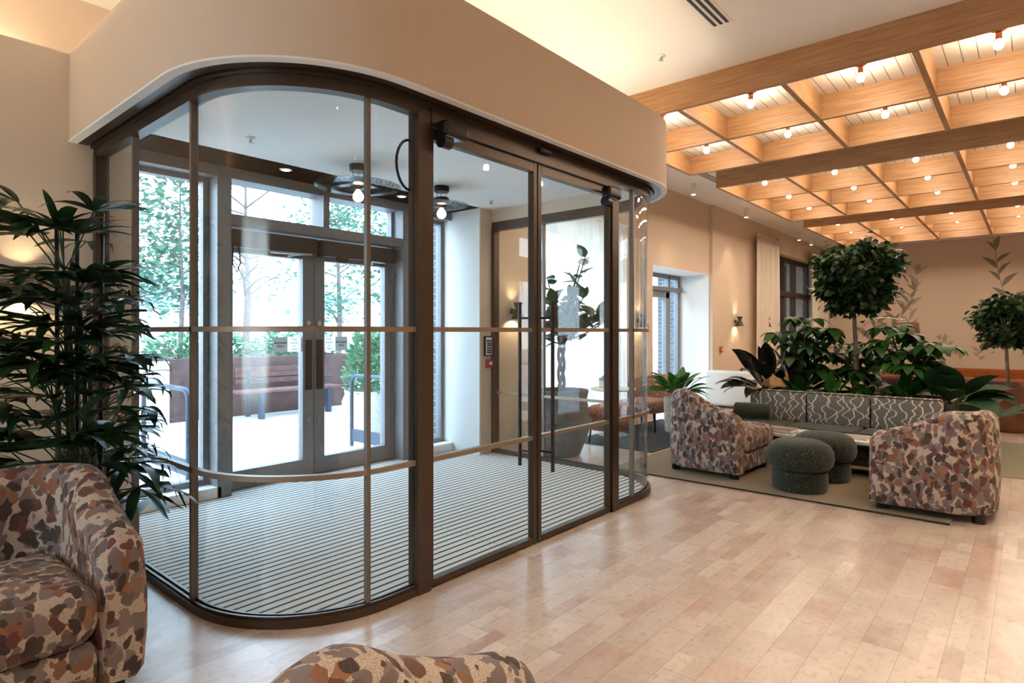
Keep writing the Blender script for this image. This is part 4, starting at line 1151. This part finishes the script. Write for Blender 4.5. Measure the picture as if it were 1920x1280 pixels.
# urn stands next to a rug; far lounge furniture
def sofa_simple(name, label, loc, rz, L, D, hs, hb, ms, mbk, cat='sofa'):
    t = thing(name, label, cat, loc, rz)
    MB().rbox(-L/2, L/2, -D/2, D/2, .04, hs, .05).build('seat', ms, t)
    MB().rbox(-L/2, L/2, D/2-.16, D/2+.02, .04, hb, .06).build('backrest', mbk, t)
    for sx_ in (-1, 1):
        for sy_ in (-1, 1): MB().cyl(sx_*(L/2-.08), sy_*(D/2-.1), 0.001, .05, .02, 10).build('leg', M_black, t)
    return t
sofa_simple('banquette', 'long orange velvet banquette against the far wall', (-1.1, 16.9, 0), 0, 3.4, .7, .28, .48, M_orange, M_orange)
sofa_simple('banquette', 'dark maroon bench sofa behind the planter', (-1.3, 12.9, 0), 0, 2.3, .7, .30, .47, M_maroon, M_maroon)
sofa_simple('lounge_chair', 'dark navy curved lounge chair left of the brown urn', (-.85, 12.2, 0), .3, 1.0, .7, .30, .50, M_navy, M_navy, 'lounge chair')
sofa_simple('booth_sofa', 'pale checked sofa back beyond the white recess corner', (-3.85, 10.55, 0), pi, .95, .7, .40, .64, M_check, M_check)
t = thing('curved_wood_chair', 'tan curved backed chair under the cream curtain', 'chair', (-3.2, 10.6, 0))
m = MB(); ps = [(.28*cos(a), .28*sin(a), cos(a), sin(a)) for a in [pi*k/16+pi for k in range(17)]]; m.band(ps, -.02, .02, .42, .66); m.build('backrest', simple('tan_leather', '#a07a4c', .5, 0, .08), t)
MB().lathe([(.001, .36), (.25, .36), (.27, .39), (.26, .43), (.001, .45)], 28).build('seat', simple('tan_leather_seat', '#94703f', .5, 0, .08), t)
for k in range(4):
    a = pi/4+k*pi/2; MB().tube([(.18*cos(a), .18*sin(a), .37), (.22*cos(a), .22*sin(a), .001)], .014, 8).build('leg', M_darkwood, t)

# arc lamp
t = thing('arc_floor_lamp', 'slim arc floor lamp with a dusky pink drum shade', 'floor lamp', (-2.55, 13.2, 0))
MB().lathe([(.17, 0.001), (.17, .02), (.001, .03)], 28).build('base', M_blackm, t)
pl = [(0, 0, .02), (0, 0, .9)]+[(.45-.45*cos(a), 0, 1.15+.42*sin(a)) for a in [pi/2*k/8 for k in range(9)]]+[(.78, 0, 1.52), (.78, 0, 1.46)]
MB().tube(pl, .008, 8).build('pole', M_steel, t)
MB().lathe([(.22, 1.27), (.20, 1.47), (.196, 1.47), (.216, 1.27), (.22, 1.27)], 32, .78, 0, cap=False).build('lamp_shade', M_lampshade, t)
MB().sphere((.78, 0, 1.38), .03, 8).build('bulb', emis('soft_bulb', (1, .7, .45), 6), t)

# cafe corner seen through the glass
t = thing('pedestal_table', 'round pale pedestal table by the sheer curtain', 'table', (-3.98, 6.60, 0))
MB().lathe([(.001, .575), (.27, .575), (.285, .583), (.285, .592), (.275, .60), (.001, .60)], 40).build('tabletop', M_table_top, t)
MB().lathe([(.19, 0.001), (.19, .02), (.075, .035), (.07, .575)], 30).build('pedestal', M_khaki, t)
t = thing('potted_succulent', 'small succulent in a ribbed pale pot on pedestal table', 'plant', (-4.08, 6.52, .601))
MB().lathe([(.035, 0), (.045, .01), (.05, .03), (.043, .04), (.051, .055), (.044, .068), (.05, .085), (.042, .1), (.038, .1), (.036, .09), (.001, .09)], 26).build('pot', M_whitepot, t)
m = MB(); rnd = random.Random(4)
for k in range(34): 
    L = rnd.uniform(.05, .085); leaf(m, (0, 0, .09), dirv(k*2.4, rnd.uniform(.1, 1.4)), L, L*.24, 'obovate', .3, .3, 4)
m.build('foliage', M_succ, t, 60)
def tub(name, label, loc, rz, mb_, ms, s=1.0, legs=M_darkwood):
    t = thing(name, label, 'armchair', loc, rz); t.scale = (s, s, s)
    rows = []
    for k in range(25):
        a = pi+pi*(k/24)*1.0; x, y = .34*cos(a), .30*sin(a)-.02; h = .60+.12*sin(pi*k/24); ring = []
        for j in range(14):
            b_ = 2*pi*j/14; ring.append((x+cos(a)*.065*cos(b_), y+sin(a)*.065*cos(b_), (h+.28)/2+(h-.28)/2*max(-1, min(1, 1.15*sin(b_)))))
        rows.append(ring+[ring[0]])
    m = MB().grid(rows); m.add(rows[0][:-1], [tuple(range(14))]); m.add(rows[-1][:-1], [tuple(reversed(range(14)))]); m.build('backrest', mb_, t, 50, merge=True)
    MB().rbox(-.29, .29, -.25, .32, .24, .40, .06, 4, .02).build('seat_cushion', ms, t)
    for sx_ in (-.24, .24):
        for sy_ in (-.2, .25): MB().tube([(sx_, sy_, .26), (sx_*1.1, sy_*1.1, .001)], [.022, .014], 8).build('leg', legs, t)
    return t
tub('armchair', 'rust speckled tub chair beyond the round pedestal table', (-3.92, 7.42, 0), radians(175), M_speckle, M_speckle)
t = thing('upholstered_stool', 'rounded rust boucle seat between grey bowl and table', 'stool', (-3.72, 6.10, 0))
MB().rbox(-.24, .24, -.24, .24, .16, .46, .12, 6, .015).build('seat', M_rust_boucle, t)
for sx_ in (-.16, .16):
    for sy_ in (-.16, .16): MB().tube([(sx_, sy_, .18), (sx_*1.1, sy_*1.1, .009)], .012, 8).build('leg', M_blackm, t)
rug('rug', 'dark navy rug under the cafe table by the curtain', -4.2, -3.1, 5.95, 8.3, simple('navy_rug', '#2e343c', .95, 0, .1, 60))
MB2 = None

# ================================================================== mural on the far wall
def mural():
    def sprig(mb, x, z, dx, dz, n, L, wd, seed, tip=0):
        rnd = random.Random(seed); pts = []
        for k in range(13):
            q = k/12; pts.append((x+dx*q+.06*sin(q*4+seed), z+dz*q))
        for a, b_ in zip(pts, pts[1:]):
            mb.add([(a[0]-.007, 0, a[1]), (a[0]+.007, 0, a[1]), (b_[0]+.006, 0, b_[1]), (b_[0]-.006, 0, b_[1])], [(0, 1, 2, 3)])
        lv = [(k/(n-1), -1 if k % 2 else 1) for k in range(n)]+[(1, q) for q in (-.3, 0, .35)]
        for q, sd in lv:
            i = min(12, int((.1+.9*q)*12)); px, pz = pts[i]; ang = pi/2-sd*rnd.uniform(.45, .95)-(.0)
            l = L*rnd.uniform(.75, 1.15)*(1-.35*q); ux, uz = cos(ang), sin(ang); vx, vz = -uz, ux; vs = []
            for j in range(9):
                u = j/8; w_ = wd*l/L*sin(pi*u**.8); w_ = max(w_, .001); cu = .10*l*sin(pi*u)*sd
                c = (px+ux*l*u+vx*cu, pz+uz*l*u+vz*cu); vs += [(c[0]+vx*w_, 0, c[1]+vz*w_), (c[0]-vx*w_, 0, c[1]-vz*w_)]
            mb.add(vs, [(2*j, 2*j+1, 2*j+3, 2*j+2) for j in range(8)])
    Ym = YB-.002
    a = MB(); sprig(a, -.35, 1.5, -.30, 1.75, 10, .52, .065, 2); sprig(a, -3.3, .9, .25, 1.2, 9, .5, .06, 5); sprig(a, -3.0, 1.1, .75, 1.25, 10, .46, .055, 6); sprig(a, -3.35, 1.7, .4, 1.55, 9, .5, .06, 8); sprig(a, -.9, .9, .3, .55, 6, .35, .05, 11)
    sprig(a, -.2, .7, .5, .7, 8, .4, .06, 12)
    b_ = MB(); sprig(b_, -2.35, 1.2, .05, 1.55, 9, .48, .055, 4); sprig(b_, -1.9, .6, .2, .5, 6, .25, .05, 13); sprig(b_, -1.4, .6, -.2, .5, 7, .25, .05, 14); sprig(b_, -1.0, .6, .1, .4, 6, .2, .05, 15)
    for m, mt in ((a, M_mural), (b_, M_mural_l)):
        m.v = [(p[0], Ym-.0004*(i % 5), p[2]) for i, p in enumerate(m.v)]
        m.build('painted_leaves', mt, backw, 0)
mural()

# ================================================================== outside
struct('ground_terrace', MB().box(-40, -5.05, -25, 45, -.15, -.01), M_terrace, 'pale sunlit paved terrace outside', smooth=0)
t = thing('retaining_planter', 'long rusty steel raised planter wall across the terrace', 'planter', (-9.4, 5, 0))
MB().box(-.0, -.06, -1.6, 1.62, -.01, .90).box(-4, 0, 1.56, 1.62, -.01, .90).build('wall_panel', M_corten, t, 0)
MB().box(-4, -.06, -1.6, 1.56, -.01, .84).build('soil', M_soil, t, 0)
t = thing('pale_garden_wall', 'pale low garden wall left of the rusty planter', 'garden wall', (-9.3, 0.7, 0))
MB().box(-.15, 0, -4.5, 2.7, -.01, .88).build('wall_panel', M_terrace, t, 0)
t = thing('park_bench', 'timber slat bench with steel legs before the rusty planter', 'bench', (-8.95, 5.12, 0))
for k in range(4): MB().box(-.22+k*.11, -.13+k*.11, -.95, .75, .385, .42).build('seat_slat', M_benchwood, t, 0)
for z in (.50, .60, .68): MB().box(-.30, -.27, -.8, .75, z, z+.07).build('back_slat', M_benchwood, t, 0)
for y in (-.62, .52):
    MB().box(-.30, .20, y-.03, y+.03, .36, .39).box(.10, .20, y-.03, y+.03, -.009, .36).box(-.32, -.25, y-.03, y+.03, -.009, .72).box(-.3, .22, y-.025, y+.025, .56, .59).build('leg_frame', M_benchmetal, t, 0)
def outpot(name, label, x, y, prof, mat, shr, hh, seed, leafm, n=900):
    t = thing(name, label, 'planter', (x, y, -.01)); MB().lathe(prof, 36).build('pot', mat, t)
    rnd = random.Random(seed); f = MB(); top = max(z for _, z in prof)
    for k in range(n):
        a = rnd.uniform(0, 2*pi); r_ = shr*rnd.random()**.5; z = top-.05+hh*rnd.random()**.8; r_ *= (1-.5*((z-top)/hh)**2)
        L = rnd.uniform(.06, .12); leaf(f, (r_*cos(a), r_*sin(a), z), dirv(a+rnd.uniform(-1, 1), rnd.uniform(-.2, 1.2)), L, L*.25, 'ovate', .5, .1, 3, twist=rnd.uniform(-1, 1))
    f.build('foliage', leafm, t, 60)
rib = [(.16, 0), (.20, .02)]
for k in range(7): rib += [(.22+.022*k, .06+k*.075), (.26+.022*k, .095+k*.075)]
rib += [(.40, .62), (.36, .62), (.35, .56), (.001, .56)]
outpot('ribbed_planter', 'pale horizontally ribbed planter with shrub beyond the bench', -8.35, 6.25, rib, M_whitepot, .42, .55, 3, M_outleaf2)
outpot('stone_planter', 'large round pale stone planter outside the right door', -6.45, 4.85, [(.26, 0), (.32, .03), (.42, .25), (.44, .42), (.40, .52), (.41, .55), (.41, .57), (.37, .57), (.36, .5), (.001, .5)], M_whitepot, .42, .75, 5, M_outleaf2, 1400)
def hoop(x0, x1, y, label):
    t = thing('steel_hoop_barrier', label, 'barrier', ((x0+x1)/2, y, 0), 0, 'steel hoop barriers outside the doors'); hl = (x1-x0)/2; r_ = .10; h = .80
    pl = [(-hl, 0, -.009), (-hl, 0, h-r_)]+[(-hl+r_-r_*cos(a), 0, h-r_+r_*sin(a)) for a in [pi/2*k/6 for k in range(1, 7)]]+[(hl-r_+r_*sin(a), 0, h-r_+r_*cos(a)) for a in [pi/2*k/6 for k in range(0, 7)]]+[(hl, 0, -.009)]
    MB().tube(pl, .022, 8).build('hoop', M_benchmetal, t); MB().box(-hl, hl, -.008, .008, .05, .19).build('kick_plate', M_benchmetal, t, 0)
hoop(-5.95, -5.2, 4.12, 'steel hoop barrier right of the outer doors before stone planter'); hoop(-6.6, -5.55, 2.18, 'steel hoop barrier left of the outer doors')
tag(MB().tube([(-8.3, 5.0, -.01), (-8.3, 5.0, 1.5)], .035, 10).build('bollard_post', M_benchmetal), 'slim dark steel post standing behind the left door leaf', 'post')
def shrub(x, y, z, rx, rz, n, seed, label, mat):
    t = thing('garden_shrub', label, 'shrub', (x, y, z)); rnd = random.Random(seed); f = MB(); s = MB()
    for k in range(5): s.tube([(0, 0, 0), dirv(k*1.3, 1.0)*rx*.7], .008, 5)
    for k in range(n):
        a = rnd.uniform(0, 2*pi); c = rnd.uniform(-.2, 1); rr = rnd.random()**.4; q = sqrt(1-c*c)
        L = rnd.uniform(.06, .12); leaf(f, (rx*rr*q*cos(a), rx*rr*q*sin(a), .1+rz*rr*c), dirv(a+rnd.uniform(-1, 1), rnd.uniform(-.2, 1)), L, L*.25, 'ovate', .5, .1, 3, twist=rnd.uniform(-1, 1))
    s.build('stem', M_bark, t); f.build('foliage', mat, t, 60)
shl = ['far left behind the palm', 'at the left behind the pale wall', 'above the bench left end', 'above the bench centre', 'behind the meeting stiles', 'above the ribbed planter', 'beyond the right door', 'at the far right behind the post']
for k in range(8):
    yy = .4+k*.85; shrub(-10.1-(k % 2)*.5, yy if k > 2 else yy, .84 if yy > 3.4 else .0, .5, .42 if yy > 3.4 else 1.1, 500 if yy > 3.4 else 900, 60+k, 'leafy shrub '+shl[k], M_outleaf2)
def tree(x, y, h, rx, rz, n, seed, label, leafm, bark, tr=.09, L0=.16, zc=.68, lance=False):
    t = thing('garden_tree', label, 'tree', (x, y, .845 if -13.4 < x < -9.4 and 3.4 < y < 6.6 else -.01)); rnd = random.Random(seed); m = MB(); f = MB()
    m.tube([(0, 0, 0), (.05, .03, h*.3), (-.04, .02, h*.6), (.02, 0, h*.95)], [tr, tr*.8, tr*.5, tr*.15], 8); cen = []
    for k in range(26):
        z = h*(.28+.68*rnd.random()); a = rnd.uniform(0, 2*pi); L = rx*rnd.uniform(.5, 1)*(1-.3*abs(z/h-zc)); e = Vector((L*cos(a), L*sin(a), z+rnd.uniform(-.1, .6)))
        b0 = Vector((0, 0, z-.1)); mid = (b0+e)/2+Vector((0, 0, .08)); m.tube([b0, mid, e], [tr*.3, tr*.18, tr*.06], 5); cen += [e, mid]
    for k in range(n):
        c = rnd.choice(cen); p = c+Vector((rnd.gauss(0, rx*.17), rnd.gauss(0, rx*.17), rnd.gauss(0, rz*.13))); L = L0*rnd.uniform(.6, 1.3)
        leaf(f, p, dirv(rnd.uniform(0, 6.3), rnd.uniform(-.6, .8)), L, L*(.10 if lance else .28), 'lance' if lance else 'ovate', .4, .1, 2, twist=rnd.uniform(-1, 1))
    m.build('trunk', bark, t); f.build('foliage', leafm, t, 60)
tree(-13.0, 1.9, 5.2, 1.7, 2.2, 3800, 81, 'leafy tree seen through the left window', M_outleaf, M_pinebark)
tree(-12.2, 5.9, 4.2, 1.5, 2.2, 1500, 82, 'sparse pinkish barked pine seen through the left door leaf', M_outleaf3, M_pinebark, .08, .16, .68, True)
tree(-11.3, 4.3, 3.7, .8, 1.6, 1100, 83, 'slim young tree left of the pine', M_outleaf, M_pinebark, .045)
tree(-14.5, 9.6, 5.6, 1.5, 2.0, 2200, 84, 'tree seen through the transom over right door leaf', M_outleaf, M_pinebark)
tree(-9.6, 8.3, 4.5, 1.1, 1.8, 2400, 85, 'tree seen through the narrow right window', M_outleaf, M_pinebark)
tree(-16, -1.5, 6.5, 2.2, 2.6, 3000, 86, 'large tree at the far left of the garden', M_outleaf, M_pinebark)
tree(-17, 5.0, 5.6, 2.0, 2.4, 2400, 87, 'tree far behind the pine', M_outleaf, M_pinebark)
tree(-7.2, 10.6, 3.4, .8, 1.3, 1500, 88, 'small tree outside the side door', M_outleaf, M_pinebark)
t = thing('distant_building', 'long pale building far beyond the garden trees', 'building', (-34, 18, 0))
MB().box(-3, 3, -9, 9, -.01, 4.3).build('wall_block', M_bld, t, 0); MB().box(3.01, 3.06, -8, 8, 2.4, 3.4).build('window_strip', M_bldwin, t, 0)
